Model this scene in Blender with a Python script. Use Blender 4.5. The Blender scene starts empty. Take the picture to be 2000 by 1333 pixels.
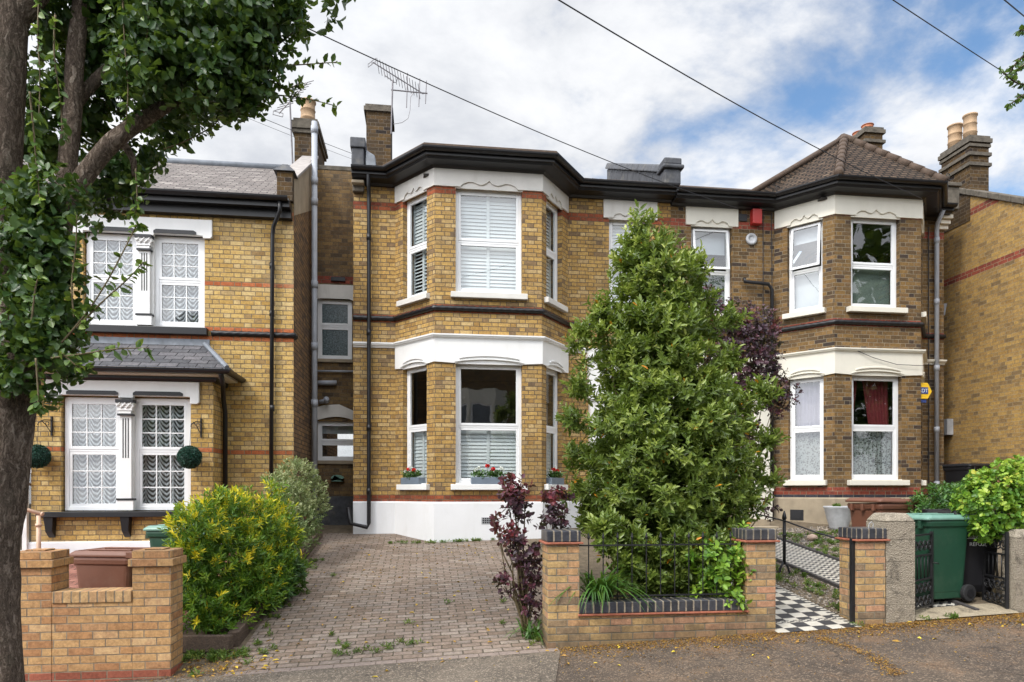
import bpy, math, random
import numpy as np
from mathutils import Vector
random.seed(7)
RNG = np.random.default_rng(11)
R = math.radians
sc = bpy.context.scene
COL = sc.collection

# ------------------------------------------------------------------ camera model
F = 1333.3; TH = R(7.4); SN, CS = math.sin(TH), math.cos(TH); ZC = 1.6
def at(px, py, y):
    """the point at facade depth y seen at pixel px,py of the 2000-wide photo"""
    u = (px-1000)/F; v = (960-py)/F; t = y/(CS-u*SN)
    return (t*(SN+u*CS), y, ZC+v*t)
def gz(x, y):
    """height of the ground: the pavement climbs to the right, the gardens climb to the houses"""
    xx = max(-9., min(15., x)); yy = min(14.5, y)
    p = .044*(max(-25., min(25., x))-1.2)
    s = .129-.0065*(xx-.2) if xx < .2 else .129-.0015*(xx-.2)
    return p+s*max(0., yy-6.8)-.02*max(0., min(3., 6.8-yy))

cd = bpy.data.cameras.new('Camera'); cam = bpy.data.objects.new('Camera', cd); COL.objects.link(cam)
cam.location = (0, 0, ZC); cam.rotation_euler = (R(90), 0, -TH)
cd.sensor_width = 36; cd.lens = 24; cd.shift_y = (960-666.5)/2000; cd.clip_end = 2000; cd.clip_start = .05
sc.camera = cam

# ------------------------------------------------------------------ mesh helpers
ORG = {}
def tag(o, label=None, cat=None, group=None, kind=None):
    if label: o['label'] = label
    if cat: o['category'] = cat
    if group: o['group'] = group
    if kind: o['kind'] = kind
    return o
def thing(name, label, cat, loc, group=None):
    o = bpy.data.objects.new(name, None); COL.objects.link(o); o.location = loc
    o.empty_display_size = .2; ORG[o.name] = tuple(loc)
    return tag(o, label, cat, group)
class Fr:
    """wall frame: s runs along the wall (left to right seen from the street), d outwards"""
    def __init__(s, a, b):
        s.o = a; L = math.hypot(b[0]-a[0], b[1]-a[1]); s.L = L
        s.t = ((b[0]-a[0])/L, (b[1]-a[1])/L); s.n = (s.t[1], -s.t[0])
    def pt(s, q, d, z):
        return (s.o[0]+s.t[0]*q+s.n[0]*d, s.o[1]+s.t[1]*q+s.n[1]*d, z)
    def sub(s, q, d=0):
        f = Fr((0, 0), (1, 0)); p = s.pt(q, d, 0); f.o = (p[0], p[1]); f.t = s.t; f.n = s.n; f.L = s.L; return f
class MB:
    def __init__(s): s.v = []; s.f = []; s.m = []
    def face(s, pts, m=0):
        k = len(s.v); s.v += [tuple(p) for p in pts]; s.f.append(list(range(k, k+len(pts)))); s.m.append(m)
    def box(s, x0, x1, y0, y1, z0, z1, m=0):
        s.hexa([(x0, y0, z0), (x1, y0, z0), (x1, y1, z0), (x0, y1, z0), (x0, y0, z1), (x1, y0, z1), (x1, y1, z1), (x0, y1, z1)], m)
    def hexa(s, p, m=0):
        for q in ((3, 2, 1, 0), (4, 5, 6, 7), (0, 1, 5, 4), (1, 2, 6, 5), (2, 3, 7, 6), (3, 0, 4, 7)):
            s.face([p[i] for i in q], m)
    def lbox(s, fr, a0, a1, d0, d1, z0, z1, m=0):
        P = fr.pt
        s.hexa([P(a0, d1, z0), P(a1, d1, z0), P(a1, d0, z0), P(a0, d0, z0), P(a0, d1, z1), P(a1, d1, z1), P(a1, d0, z1), P(a0, d0, z1)], m)
    def lpoly(s, fr, pts, d0, d1, m=0):
        """polygon in (s, z) extruded from d0 to d1"""
        s.face([fr.pt(a, d1, z) for a, z in pts], m); s.face([fr.pt(a, d0, z) for a, z in pts[::-1]], m)
        n = len(pts)
        for i in range(n):
            a, b = pts[i], pts[(i+1) % n]
            s.face([fr.pt(a[0], d0, a[1]), fr.pt(b[0], d0, b[1]), fr.pt(b[0], d1, b[1]), fr.pt(a[0], d1, a[1])], m)
    def sweep(s, path, prof, m=0, caps=True, closed=True):
        """profile of (out, z) swept along a 2-D path with mitred corners"""
        n = len(path); rings = []
        for i in range(n):
            if i == 0: d0 = d1 = (path[1][0]-path[0][0], path[1][1]-path[0][1])
            elif i == n-1: d0 = d1 = (path[-1][0]-path[-2][0], path[-1][1]-path[-2][1])
            else: d0 = (path[i][0]-path[i-1][0], path[i][1]-path[i-1][1]); d1 = (path[i+1][0]-path[i][0], path[i+1][1]-path[i][1])
            l0 = math.hypot(*d0); l1 = math.hypot(*d1)
            n0 = (d0[1]/l0, -d0[0]/l0); n1 = (d1[1]/l1, -d1[0]/l1)
            bx, by = n0[0]+n1[0], n0[1]+n1[1]; k = 2/(bx*bx+by*by)
            rings.append([(path[i][0]+bx*k*o, path[i][1]+by*k*o, z) for o, z in prof])
        q = len(prof)
        for i in range(n-1):
            for j in range(q if closed else q-1):
                j2 = (j+1) % q
                s.face([rings[i][j], rings[i+1][j], rings[i+1][j2], rings[i][j2]], m)
        if caps: s.face(rings[0][::-1], m); s.face(rings[-1], m)
    def tube(s, path, rad, seg=8, m=0, caps=True, rough=0., lobes=None):
        P = [Vector(p) for p in path]; n = len(P)
        if not hasattr(rad, '__len__'): rad = [rad]*n
        T = [(P[min(i+1, n-1)]-P[max(i-1, 0)]).normalized() for i in range(n)]
        u = T[0].orthogonal().normalized(); rings = []
        base = len(s.v)
        for i in range(n):
            u = (u-T[i]*u.dot(T[i])).normalized(); w = T[i].cross(u)
            for j in range(seg):
                a = 2*math.pi*j/seg; r = rad[i]
                if lobes: r *= 1+lobes[1]*math.cos(lobes[0]*a+lobes[2]*i)
                if rough: r *= 1+rough*(math.sin(3*a+i*.7)+.7*math.sin(5*a-i*.9+1)+.6*math.sin(7*a+i*1.7+2))/2
                s.v.append(tuple(P[i]+u*(r*math.cos(a))+w*(r*math.sin(a))))
        for i in range(n-1):
            for j in range(seg):
                j2 = (j+1) % seg; b = base+i*seg; c = b+seg
                s.f.append([b+j, b+j2, c+j2, c+j]); s.m.append(m)
        if caps:
            s.f.append([base+j for j in range(seg)][::-1]); s.m.append(m)
            s.f.append([base+(n-1)*seg+j for j in range(seg)]); s.m.append(m)
    def lathe(s, c, prof, seg=24, m=0):
        base = len(s.v); k = len(prof)
        for r, z in prof:
            for j in range(seg):
                a = 2*math.pi*j/seg; s.v.append((c[0]+r*math.cos(a), c[1]+r*math.sin(a), c[2]+z))
        for i in range(k-1):
            for j in range(seg):
                j2 = (j+1) % seg; b = base+i*seg; d = b+seg
                s.f.append([b+j, b+j2, d+j2, d+j]); s.m.append(m)
        s.f.append([base+j for j in range(seg)][::-1]); s.m.append(m)
        s.f.append([base+(k-1)*seg+j for j in range(seg)]); s.m.append(m)
    def wall(s, a, b, z0, z1, holes=(), m=0, reveal=.13, rm=0):
        """wall face from a to b with rectangular openings (s0, s1, z0, z1) and their reveals"""
        f = Fr(a, b); S = sorted({0, f.L} | {h[0] for h in holes} | {h[1] for h in holes})
        Z = sorted({z0, z1} | {h[2] for h in holes} | {h[3] for h in holes})
        for i in range(len(S)-1):
            for j in range(len(Z)-1):
                cs, cz = (S[i]+S[i+1])/2, (Z[j]+Z[j+1])/2
                if any(h[0] < cs < h[1] and h[2] < cz < h[3] for h in holes): continue
                s.face([f.pt(S[i], 0, Z[j]), f.pt(S[i+1], 0, Z[j]), f.pt(S[i+1], 0, Z[j+1]), f.pt(S[i], 0, Z[j+1])], m)
        for h in holes:
            A, B, c, d = h[:4]
            for (p, q) in (((A, c), (A, d)), ((B, d), (B, c)), ((A, d), (B, d)), ((B, c), (A, c))):
                s.face([f.pt(p[0], 0, p[1]), f.pt(q[0], 0, q[1]), f.pt(q[0], -reveal, q[1]), f.pt(p[0], -reveal, p[1])], rm)
        return f
    def build(s, name, mats, parent=None, org=None, smooth=False, bevel=0., weld=False):
        if not isinstance(mats, (list, tuple)): mats = [mats]
        if parent is not None: org = ORG[parent.name]
        if org is None: org = (0, 0, 0)
        me = bpy.data.meshes.new(name)
        V = np.array(s.v, dtype=float)
        me.from_pydata((V-np.array(org)).tolist(), [], s.f)
        uv = me.uv_layers.new(name='UVMap')
        co = np.zeros((len(me.loops), 2), dtype=np.float32); li = 0
        for fi, f in enumerate(s.f):
            p = V[f]
            nx = ny = nz = 0.
            for i in range(len(f)):
                a = p[i]; b = p[(i+1) % len(f)]
                nx += (a[1]-b[1])*(a[2]+b[2]); ny += (a[2]-b[2])*(a[0]+b[0]); nz += (a[0]-b[0])*(a[1]+b[1])
            l = math.sqrt(nx*nx+ny*ny+nz*nz) or 1.; nx /= l; ny /= l; nz /= l
            h = math.hypot(nx, ny)
            if h < .3:
                co[li:li+len(f), 0] = p[:, 0]; co[li:li+len(f), 1] = p[:, 1]
            else:
                tx, ty = -ny/h, nx/h
                if tx < -1e-6 or (abs(tx) <= 1e-6 and ty < 0): tx, ty = -tx, -ty
                ux, uy, uz = ty*0-nz*nx/h, -nz*ny/h, h
                if uz < 0: ux, uy, uz = -ux, -uy, -uz
                co[li:li+len(f), 0] = p[:, 0]*tx+p[:, 1]*ty
                co[li:li+len(f), 1] = p[:, 0]*ux+p[:, 1]*uy+p[:, 2]*uz
            li += len(f)
        uv.data.foreach_set('uv', co.ravel())
        for mt in mats: me.materials.append(mt)
        me.polygons.foreach_set('material_index', s.m)
        if smooth: me.polygons.foreach_set('use_smooth', [True]*len(me.polygons))
        me.update()
        o = bpy.data.objects.new(name, me); COL.objects.link(o); ORG[o.name] = tuple(org)
        if parent is not None: o.parent = parent
        else: o.location = org
        if bevel:
            import bmesh
            bm = bmesh.new(); bm.from_mesh(me); bmesh.ops.remove_doubles(bm, verts=bm.verts, dist=1e-5)
            bmesh.ops.recalc_face_normals(bm, faces=bm.faces)
            bm.to_mesh(me); bm.free()
            bv = o.modifiers.new('bevel', 'BEVEL'); bv.width = bevel; bv.segments = 2; bv.limit_method = 'ANGLE'; bv.angle_limit = R(40)
        return o

# ------------------------------------------------------------------ material helpers
class NT:
    def __init__(s, tree): s.t = tree; s.n = tree.nodes; s.l = tree.links
    def set(s, sock, v):
        if isinstance(v, bpy.types.NodeSocket): s.l.new(v, sock)
        elif v is not None:
            if hasattr(v, '__len__') and len(v) == 3 and sock.type == 'RGBA': v = (*v, 1)
            sock.default_value = v
    def node(s, t, out=0, ins=None, **kw):
        n = s.n.new(t)
        for k, v in kw.items(): setattr(n, k, v)
        for k, v in (ins or {}).items(): s.set(n.inputs[k], v)
        return n.outputs[out] if out is not None else n
    def m(s, op, a, b=None, c=None, clamp=False):
        n = s.n.new('ShaderNodeMath'); n.operation = op; n.use_clamp = clamp
        for i, v in enumerate((a, b, c)):
            if v is not None: s.set(n.inputs[i], v)
        return n.outputs[0]
    def mix(s, f, a, b, mode='MIX'):
        n = s.n.new('ShaderNodeMix'); n.data_type = 'RGBA'; n.blend_type = mode
        s.set(n.inputs[0], f); s.set(n.inputs[6], a); s.set(n.inputs[7], b); return n.outputs[2]
    def ramp(s, f, stops, interp='LINEAR'):
        n = s.n.new('ShaderNodeValToRGB'); r = n.color_ramp; r.interpolation = interp
        while len(r.elements) < len(stops): r.elements.new(.5)
        for e, (p, c) in zip(r.elements, stops): e.position = p; e.color = (*c, 1) if len(c) == 3 else c
        s.set(n.inputs[0], f); return n.outputs[0]
    def noise(s, vec, scale, detail=4, rough=.55, dist=0, out=0, dim='3D'):
        n = s.n.new('ShaderNodeTexNoise'); n.noise_dimensions = dim
        if vec is not None: s.l.new(vec, n.inputs['Vector'])
        n.inputs['Scale'].default_value = scale; n.inputs['Detail'].default_value = detail
        n.inputs['Roughness'].default_value = rough; n.inputs['Distortion'].default_value = dist
        return n.outputs[out]
    def sstep(s, x, a, b):
        n = s.n.new('ShaderNodeMapRange'); n.interpolation_type = 'SMOOTHSTEP'
        s.set(n.inputs[0], x); n.inputs[1].default_value = a; n.inputs[2].default_value = b
        return n.outputs[0]
    def bump(s, h, strength=.5, dist=.01, normal=None):
        n = s.n.new('ShaderNodeBump'); s.set(n.inputs['Height'], h)
        n.inputs['Strength'].default_value = strength; n.inputs['Distance'].default_value = dist
        if normal is not None: s.l.new(normal, n.inputs['Normal'])
        return n.outputs[0]
def newmat(name):
    mt = bpy.data.materials.new(name); mt.use_nodes = True; t = NT(mt.node_tree)
    p = mt.node_tree.nodes['Principled BSDF']; return mt, t, p
def wpos(t): return t.node('ShaderNodeNewGeometry', 'Position')
def plain(name, col, rough=.6, var=.15, scale=6, dirt=0., dirtcol=(.12, .10, .07), bump=.0, bscale=60, metal=0., spec=None, streak=False):
    mt, t, p = newmat(name); g = wpos(t)
    n = t.noise(g, scale, 6, .6)
    lo = tuple(c*(1-var) for c in col); hi = tuple(min(1, c*(1+var)) for c in col)
    c = t.ramp(n, [(.3, lo), (.7, hi)])
    if dirt:
        vec = g
        if streak:
            vec = t.node('ShaderNodeMapping', 0, {0: g, 3: (1, 1, .18)})
        d = t.sstep(t.noise(vec, 3.5, 8, .7), .5, .85)
        c = t.mix(t.m('MULTIPLY', d, dirt), c, dirtcol)
    t.set(p.inputs['Base Color'], c); p.inputs['Roughness'].default_value = rough; p.inputs['Metallic'].default_value = metal
    if spec is not None: p.inputs['Specular IOR Level'].default_value = spec
    if bump: t.set(p.inputs['Normal'], t.bump(t.noise(g, bscale, 5, .65), bump, .01))
    return mt
def bricks(name, ramp, mortar, w=.225, rh=.0765, flemish=True, gap=.0085, bands=(), redramp=None, soot=.4, sootcol=(.07, .055, .04),
           sootscale=.7, bump=.6, rough=.85, seed=0., pale=0., irregular=.004, speck=.45, lowsoot=None, ragged=1.5):
    mt, t, p = newmat(name); uv = t.node('ShaderNodeUVMap'); g = wpos(t)
    dn = t.noise(g, 14, 3, .5, out=1)
    off = t.node('ShaderNodeVectorMath', 0, {0: dn, 1: (.5, .5, .5)}, operation='SUBTRACT')
    off = t.node('ShaderNodeVectorMath', 0, {0: off, 3: irregular*2}, operation='SCALE')
    uv2 = t.node('ShaderNodeVectorMath', 0, {0: uv, 1: off}, operation='ADD')
    sx = t.node('ShaderNodeSeparateXYZ', None, {0: uv2}); u, v = sx.outputs[0], sx.outputs[1]
    vr = t.m('DIVIDE', v, rh); row = t.m('FLOOR', vr); fv = t.m('MULTIPLY', t.m('FRACT', vr), rh)
    par = t.m('MODULO', t.m('ABSOLUTE', row), 2.); per = w*1.5 if flemish else w
    jit = t.node('ShaderNodeTexWhiteNoise', 0, {'W': row}, noise_dimensions='1D')
    u2 = t.m('ADD', t.m('ADD', t.m('DIVIDE', u, per), t.m('MULTIPLY', par, .5)), t.m('MULTIPLY', jit, .07))
    cell = t.m('FLOOR', u2); fu = t.m('MULTIPLY', t.m('FRACT', u2), per)
    if flemish:
        isH = t.m('GREATER_THAN', fu, w); bx = t.m('SUBTRACT', fu, t.m('MULTIPLY', isH, w))
        bw = t.m('SUBTRACT', w, t.m('MULTIPLY', isH, w/2))
    else: isH = 0.; bx = fu; bw = w
    dx = t.m('MINIMUM', bx, t.m('SUBTRACT', bw, bx)); dy = t.m('MINIMUM', fv, t.m('SUBTRACT', rh, fv))
    d = t.m('MINIMUM', dx, dy); rag = t.noise(g, 95, 4, .75)
    d = t.m('ADD', d, t.m('MULTIPLY', t.m('SUBTRACT', rag, .5), gap*ragged)); mask = t.sstep(d, gap*.35, gap*.8)
    idv = t.node('ShaderNodeCombineXYZ', 0, {0: t.m('ADD', cell, t.m('MULTIPLY', isH, .5)), 1: row, 2: seed})
    wn = t.node('ShaderNodeTexWhiteNoise', None, {'Vector': idv}, noise_dimensions='3D')
    rnd, rc = wn.outputs[0], wn.outputs[1]
    col = t.ramp(rnd, ramp)
    if bands:
        bm = None
        for z0, z1 in bands:
            q = t.m('MULTIPLY', t.m('GREATER_THAN', row, round(z0/rh)-.5), t.m('LESS_THAN', row, round(z1/rh)-.5))
            bm = q if bm is None else t.m('MAXIMUM', bm, q)
        col = t.mix(bm, col, t.ramp(rnd, redramp or [(0, (.30, .075, .035)), (.5, (.42, .12, .05)), (1, (.22, .055, .03))]))
    fine = t.noise(g, 40, 5, .7)
    col = t.mix(speck, col, t.ramp(fine, [(.3, (.25, .22, .2)), (.5, (.5, .5, .5)), (.72, (.85, .82, .78))]), 'OVERLAY')
    mo = t.noise(g, 17, 4, .65); col = t.mix(.55, col, t.ramp(mo, [(.3, (.30, .27, .26)), (.5, (.5, .5, .5)), (.7, (.72, .70, .66))]), 'OVERLAY')
    mn = t.noise(g, 9, 5, .6)
    mcol = t.mix(t.sstep(mn, .35, .7), mortar, tuple(c*.55 for c in mortar))
    col = t.mix(mask, mcol, col)
    if soot:
        s1 = t.noise(g, sootscale, 7, .62, .3); s2 = t.noise(g, sootscale*6, 5, .6)
        sm = t.m('MULTIPLY', t.sstep(t.m('ADD', t.m('MULTIPLY', s1, .75), t.m('MULTIPLY', s2, .3)), .46, .72), soot)
        col = t.mix(sm, col, t.mix(.65, col, sootcol))
        stv = t.node('ShaderNodeMapping', 0, {0: g, 3: (3.2, 3.2, .35)}); stk = t.sstep(t.noise(stv, 1.6, 5, .65), .56, .74)
        col = t.mix(t.m('MULTIPLY', stk, soot*.75), col, t.mix(.6, col, sootcol))
        blot = t.sstep(t.noise(g, 5, 4, .7, 1.), .6, .78)
        col = t.mix(t.m('MULTIPLY', blot, soot*.8), col, t.mix(.6, col, sootcol))
    if lowsoot:
        gzv = t.node('ShaderNodeSeparateXYZ', None, {0: g}).outputs[2]
        lw = t.m('MULTIPLY', t.sstep(t.m('ADD', gzv, t.m('MULTIPLY', t.m('SUBTRACT', t.noise(g, 3.5, 6, .7), .5), .9)), lowsoot, lowsoot-.35), .8)
        col = t.mix(lw, col, t.mix(.68, col, (.07, .06, .045)))
    if pale:
        pm = t.sstep(t.noise(g, .9, 5, .6), .5, .75)
        col = t.mix(t.m('MULTIPLY', pm, pale), col, (.52, .42, .25))
    t.set(p.inputs['Base Color'], col); p.inputs['Roughness'].default_value = rough
    p.inputs['Specular IOR Level'].default_value = .25
    h = t.m('ADD', mask, t.m('ADD', t.m('MULTIPLY', fine, .7), t.m('MULTIPLY', rnd, .35)))
    t.set(p.inputs['Normal'], t.bump(h, bump, .008))
    return mt
def leafmat(name, stops, trans=.3, rough=.45, spec=.5):
    mt, t, p = newmat(name)
    a = t.node('ShaderNodeAttribute', 'Fac', attribute_name='tone')
    c = t.ramp(a, stops); g = wpos(t)
    c = t.mix(.35, c, t.ramp(t.noise(g, 25, 2), [(.3, (.3, .3, .3)), (.7, (.7, .7, .7))]), 'OVERLAY')
    t.set(p.inputs['Base Color'], c); p.inputs['Roughness'].default_value = rough; p.inputs['Specular IOR Level'].default_value = spec
    tr = t.node('ShaderNodeBsdfTranslucent', 0, {0: t.mix(.5, c, (.25, .35, .03), 'MIX')})
    ms = t.node('ShaderNodeMixShader', 0, {0: trans, 1: p.outputs[0], 2: tr})
    t.l.new(ms, t.n['Material Output'].inputs[0]); return mt

def R3(stops): return stops
YEL = [(0, (0.304, 0.179, 0.059)), (.2, (0.412, 0.257, 0.082)), (.45, (0.474, 0.304, 0.101)), (.65, (0.358, 0.231, 0.086)), (.85, (0.501, 0.357, 0.164)), (.96, (0.241, 0.156, 0.078)), (1, (0.161, 0.109, 0.064))]
YELL = [(0, (0.409, 0.248, 0.071)), (.2, (0.502, 0.329, 0.108)), (.45, (0.567, 0.387, 0.141)), (.65, (0.465, 0.306, 0.108)), (.85, (0.595, 0.441, 0.207)), (1, (0.279, 0.171, 0.066))]
DRK = [(0, (0.076, 0.050, 0.028)), (.2, (0.134, 0.084, 0.037)), (.4, (0.214, 0.127, 0.045)), (.55, (0.107, 0.069, 0.035)), (.72, (0.179, 0.105, 0.043)), (.85, (0.241, 0.147, 0.058)), (.93, (0.068, 0.046, 0.033)), (1, (0.041, 0.032, 0.028))]
GAB = [(0, (0.316, 0.189, 0.064)), (.3, (0.428, 0.270, 0.085)), (.6, (0.372, 0.234, 0.085)), (.8, (0.307, 0.198, 0.076)), (.94, (0.251, 0.162, 0.072)), (1, (0.186, 0.126, 0.064))]
RED = [(0, (.24, .062, .03)), (.5, (.33, .095, .042)), (1, (.17, .048, .03))]
REDD = [(0, (.22, .05, .035)), (.5, (.30, .075, .045)), (1, (.15, .04, .03))]
RH = .0765
M = {}
M['brick1'] = bricks('brick_yellow', YEL, (.17, .125, .08), gap=.0115, bands=[(1.41, 1.565), (4.79, 4.87), (4.93, 5.0), (6.98, 7.13)], redramp=RED, soot=.5)
M['brick2'] = bricks('brick_brown', DRK, (.28, .235, .165), bands=[(1.5, 1.66), (4.79, 4.87), (4.93, 5.0), (6.93, 7.08)], redramp=REDD, soot=.3, seed=3.)
M['brick3'] = bricks('brick_pale_yellow', YELL, (.25, .19, .115), gap=.0115, bands=[(2.22, 2.30), (4.12, 4.19), (4.31, 4.39), (5.03, 5.11), (6.2, 6.35)], redramp=[(0, (.36, .10, .035)), (1, (.46, .15, .06))], soot=.34, seed=5., pale=.35)
M['brickside'] = bricks('brick_dark_flank', [(0, (.16, .10, .06)), (.4, (.28, .17, .08)), (.7, (.20, .13, .08)), (1, (.10, .07, .05))], (.09, .07, .05), gap=.014, soot=.35, seed=8.)  # darker brick palette than the front wall of the same house
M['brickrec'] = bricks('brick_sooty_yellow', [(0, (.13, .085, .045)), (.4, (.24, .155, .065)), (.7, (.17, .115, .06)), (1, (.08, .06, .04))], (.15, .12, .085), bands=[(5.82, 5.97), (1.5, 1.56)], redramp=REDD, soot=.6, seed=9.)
M['brickgab'] = bricks('brick_gable', GAB, (.36, .29, .18), bands=[(6.2, 6.35), (7.48, 7.63)], redramp=REDD, soot=.25, seed=12.)
M['brickstack'] = bricks('brick_chimney', [(p_, tuple(q_*.5 for q_ in c_)) for p_, c_ in DRK], (.17, .135, .10), soot=.9, sootcol=(.04, .035, .03), seed=14.)
M['bricknew'] = bricks('brick_new_buff', [(0, (.42, .24, .11)), (.3, (.52, .32, .15)), (.55, (.47, .27, .12)), (.8, (.38, .19, .09)), (1, (.58, .38, .20))], (.30, .24, .17), flemish=False, rh=.0745, soot=.16, sootcol=(.2, .13, .08), seed=2., bands=[(-.3, -.07)], redramp=[(0, (.26, .08, .05)), (1, (.34, .11, .07))], irregular=.003)
M['brickold'] = bricks('brick_buff_stained', [(0, (.50, .29, .15)), (.2, (.42, .28, .13)), (.45, (.53, .36, .16)), (.65, (.52, .28, .17)), (.85, (.36, .25, .14)), (1, (.22, .16, .11))], (.30, .26, .19), flemish=False, rh=.0745, soot=.55, sootcol=(.09, .075, .055), sootscale=1.6, seed=4., irregular=.004, gap=.010, lowsoot=.42)
M['blue'] = bricks('brick_blue_header', [(0, (.035, .037, .045)), (1, (.07, .072, .085))], (.32, .27, .2), flemish=False, w=.1125, rh=3., soot=0, rough=.5, bump=.3, gap=.013)
M['bluecourse'] = bricks('brick_blue_course', [(0, (.02, .022, .03)), (1, (.05, .05, .065))], (.2, .17, .13), flemish=False, w=.225, rh=3., soot=0, rough=.5, gap=.01)
M['coping'] = bricks('brick_on_edge', [(0, (.46, .29, .14)), (.6, (.56, .37, .19)), (1, (.40, .23, .12))], (.26, .21, .15), flemish=False, w=.075, rh=3., soot=.12, seed=6., gap=.011)
M['redtile'] = plain('red_tile_creasing', (.36, .12, .07), .8, .3, 20, dirt=.4, bump=.3)
M['white'] = plain('white_paint', (.80, .80, .79), .5, .03, 3, dirt=.24, dirtcol=(.45, .42, .36), bump=.06, bscale=30, streak=True)
M['whitelint'] = plain('weathered_white_paint', (.66, .64, .60), .65, .06, 4, dirt=.55, dirtcol=(.34, .30, .24), bump=.25, bscale=25, streak=True)
M['plinth'] = plain('white_masonry_paint', (.78, .79, .81), .6, .03, 2, dirt=.3, dirtcol=(.42, .40, .34), bump=.12, bscale=25, streak=True)
M['cream'] = plain('cream_paint', (.72, .69, .60), .6, .04, 3, dirt=.28, dirtcol=(.45, .4, .3), bump=.05, streak=True)
M['upvc'] = plain('white_plastic_frame', (.82, .83, .84), .3, .02, 3)
M['cement'] = plain('cement_render', (.34, .28, .20), .9, .2, 3, dirt=.4, bump=.3, bscale=40, streak=True)
M['black'] = plain('black_gloss_paint', (.008, .008, .010), .4, .3, 5, dirt=.1, dirtcol=(.04, .035, .03))
M['iron'] = plain('black_iron', (.014, .014, .016), .5, .3, 20, bump=.1)
M['grey'] = plain('grey_pipe', (.36, .38, .42), .5, .12, 4, dirt=.4, dirtcol=(.16, .15, .14), streak=True)
M['lead'] = plain('lead_flashing', (.20, .22, .25), .5, .25, 8, dirt=.3, bump=.15)
M['darkcap'] = plain('painted_stone_cap', (.06, .063, .072), .7, .35, 8, dirt=.5, dirtcol=(.3, .27, .2), bump=.4)
M['cap'] = plain('mossy_stone_cap', (.11, .095, .075), .95, .4, 9, dirt=.6, dirtcol=(.05, .05, .035), bump=.7, bscale=30)
M['terra'] = plain('clay_pot', (.40, .27, .16), .8, .25, 6, dirt=.7, bump=.2)
M['terrared'] = plain('red_clay_pot', (.45, .16, .08), .8, .2, 6, dirt=.3)
M['tile'] = bricks('brown_roof_tiles', [(0, (.04, .026, .018)), (.4, (.085, .055, .036)), (.7, (.058, .038, .026)), (1, (.12, .082, .055))], (.012, .009, .007), w=.165, rh=.105, flemish=False, gap=.028, soot=.35, sootcol=(.06, .05, .035), bump=1., seed=21.)
M['slate'] = bricks('grey_slates', [(0, (.13, .115, .108)), (.4, (.22, .195, .18)), (.7, (.165, .148, .138)), (1, (.34, .31, .285))], (.03, .027, .03), w=.25, rh=.085, flemish=False, gap=.014, soot=.45, sootcol=(.12, .10, .1), sootscale=2.5, bump=.8, seed=22.)
M['slatebay'] = bricks('dark_slates', [(0, (.07, .072, .08)), (.6, (.105, .105, .115)), (1, (.14, .135, .145))], (.015, .015, .018), w=.28, rh=.16, flemish=False, gap=.012, soot=.2, bump=.6, seed=23.)
M['ridge'] = plain('ridge_tile', (.075, .048, .032), .85, .3, 14, dirt=.4, bump=.3)
M['interior'] = plain('room_painted_dark', (.05, .045, .04), .9, .2, 1)  # dimness of the unlit rooms put into the base colour
M['blind'] = plain('white_shutter_slats', (.60, .65, .67), .5, .01, 3)
M['conc'] = None
def concrete(name, c, k=.5):
    mt, t, p = newmat(name); g = wpos(t)
    a = t.noise(g, 60, 6, .75); v = t.node('ShaderNodeTexVoronoi', 0, {'Vector': g, 'Scale': 75.})
    col = t.ramp(a, [(.3, tuple(x*.55 for x in c)), (.5, c), (.7, tuple(min(1, x*1.35) for x in c))])
    col = t.mix(t.sstep(t.noise(g, 5, 7, .75, 1.), .48, .72), col, tuple(x*.22 for x in c))
    t.set(p.inputs['Base Color'], col); p.inputs['Roughness'].default_value = .95
    t.set(p.inputs['Normal'], t.bump(t.m('ADD', a, v), k, .012)); return mt
M['conc'] = concrete('pebbly_concrete', (.36, .31, .24), .9)
def glass():
    mt, t, p = newmat('window_glass')
    t.n.remove(p)
    geo = t.node('ShaderNodeNewGeometry', None)
    cs = t.m('ABSOLUTE', t.node('ShaderNodeVectorMath', 'Value', {0: geo.outputs['Incoming'], 1: geo.outputs['Normal']}, operation='DOT_PRODUCT'))
    fr = t.m('ADD', t.m('MULTIPLY', t.m('POWER', t.m('SUBTRACT', 1., cs, clamp=True), 5.), .9), .115)
    g = wpos(t); nb = t.bump(t.noise(g, 1.6, 2, .4), .025, .1)
    gl = t.node('ShaderNodeBsdfGlossy', 0, {'Color': (1, 1, 1), 'Roughness': .012, 'Normal': nb})
    tr = t.node('ShaderNodeBsdfTransparent', 0, {0: (.95, .97, .96)})
    f = t.m('MULTIPLY', fr, 1.25, clamp=True)
    t.l.new(t.node('ShaderNodeMixShader', 0, {0: f, 1: tr, 2: gl}), t.n['Material Output'].inputs[0]); return mt
M['glass'] = glass()
def frosted():
    mt, t, p = newmat('frosted_glass'); g = wpos(t)
    c = t.ramp(t.noise(g, 35, 4, .7), [(.35, (.03, .045, .05)), (.6, (.10, .14, .15)), (.8, (.3, .36, .38))])
    t.set(p.inputs['Base Color'], c); p.inputs['Roughness'].default_value = .2
    t.set(p.inputs['Normal'], t.bump(t.noise(g, 45, 3), .5, .01)); return mt
M['frosted'] = frosted()
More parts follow.
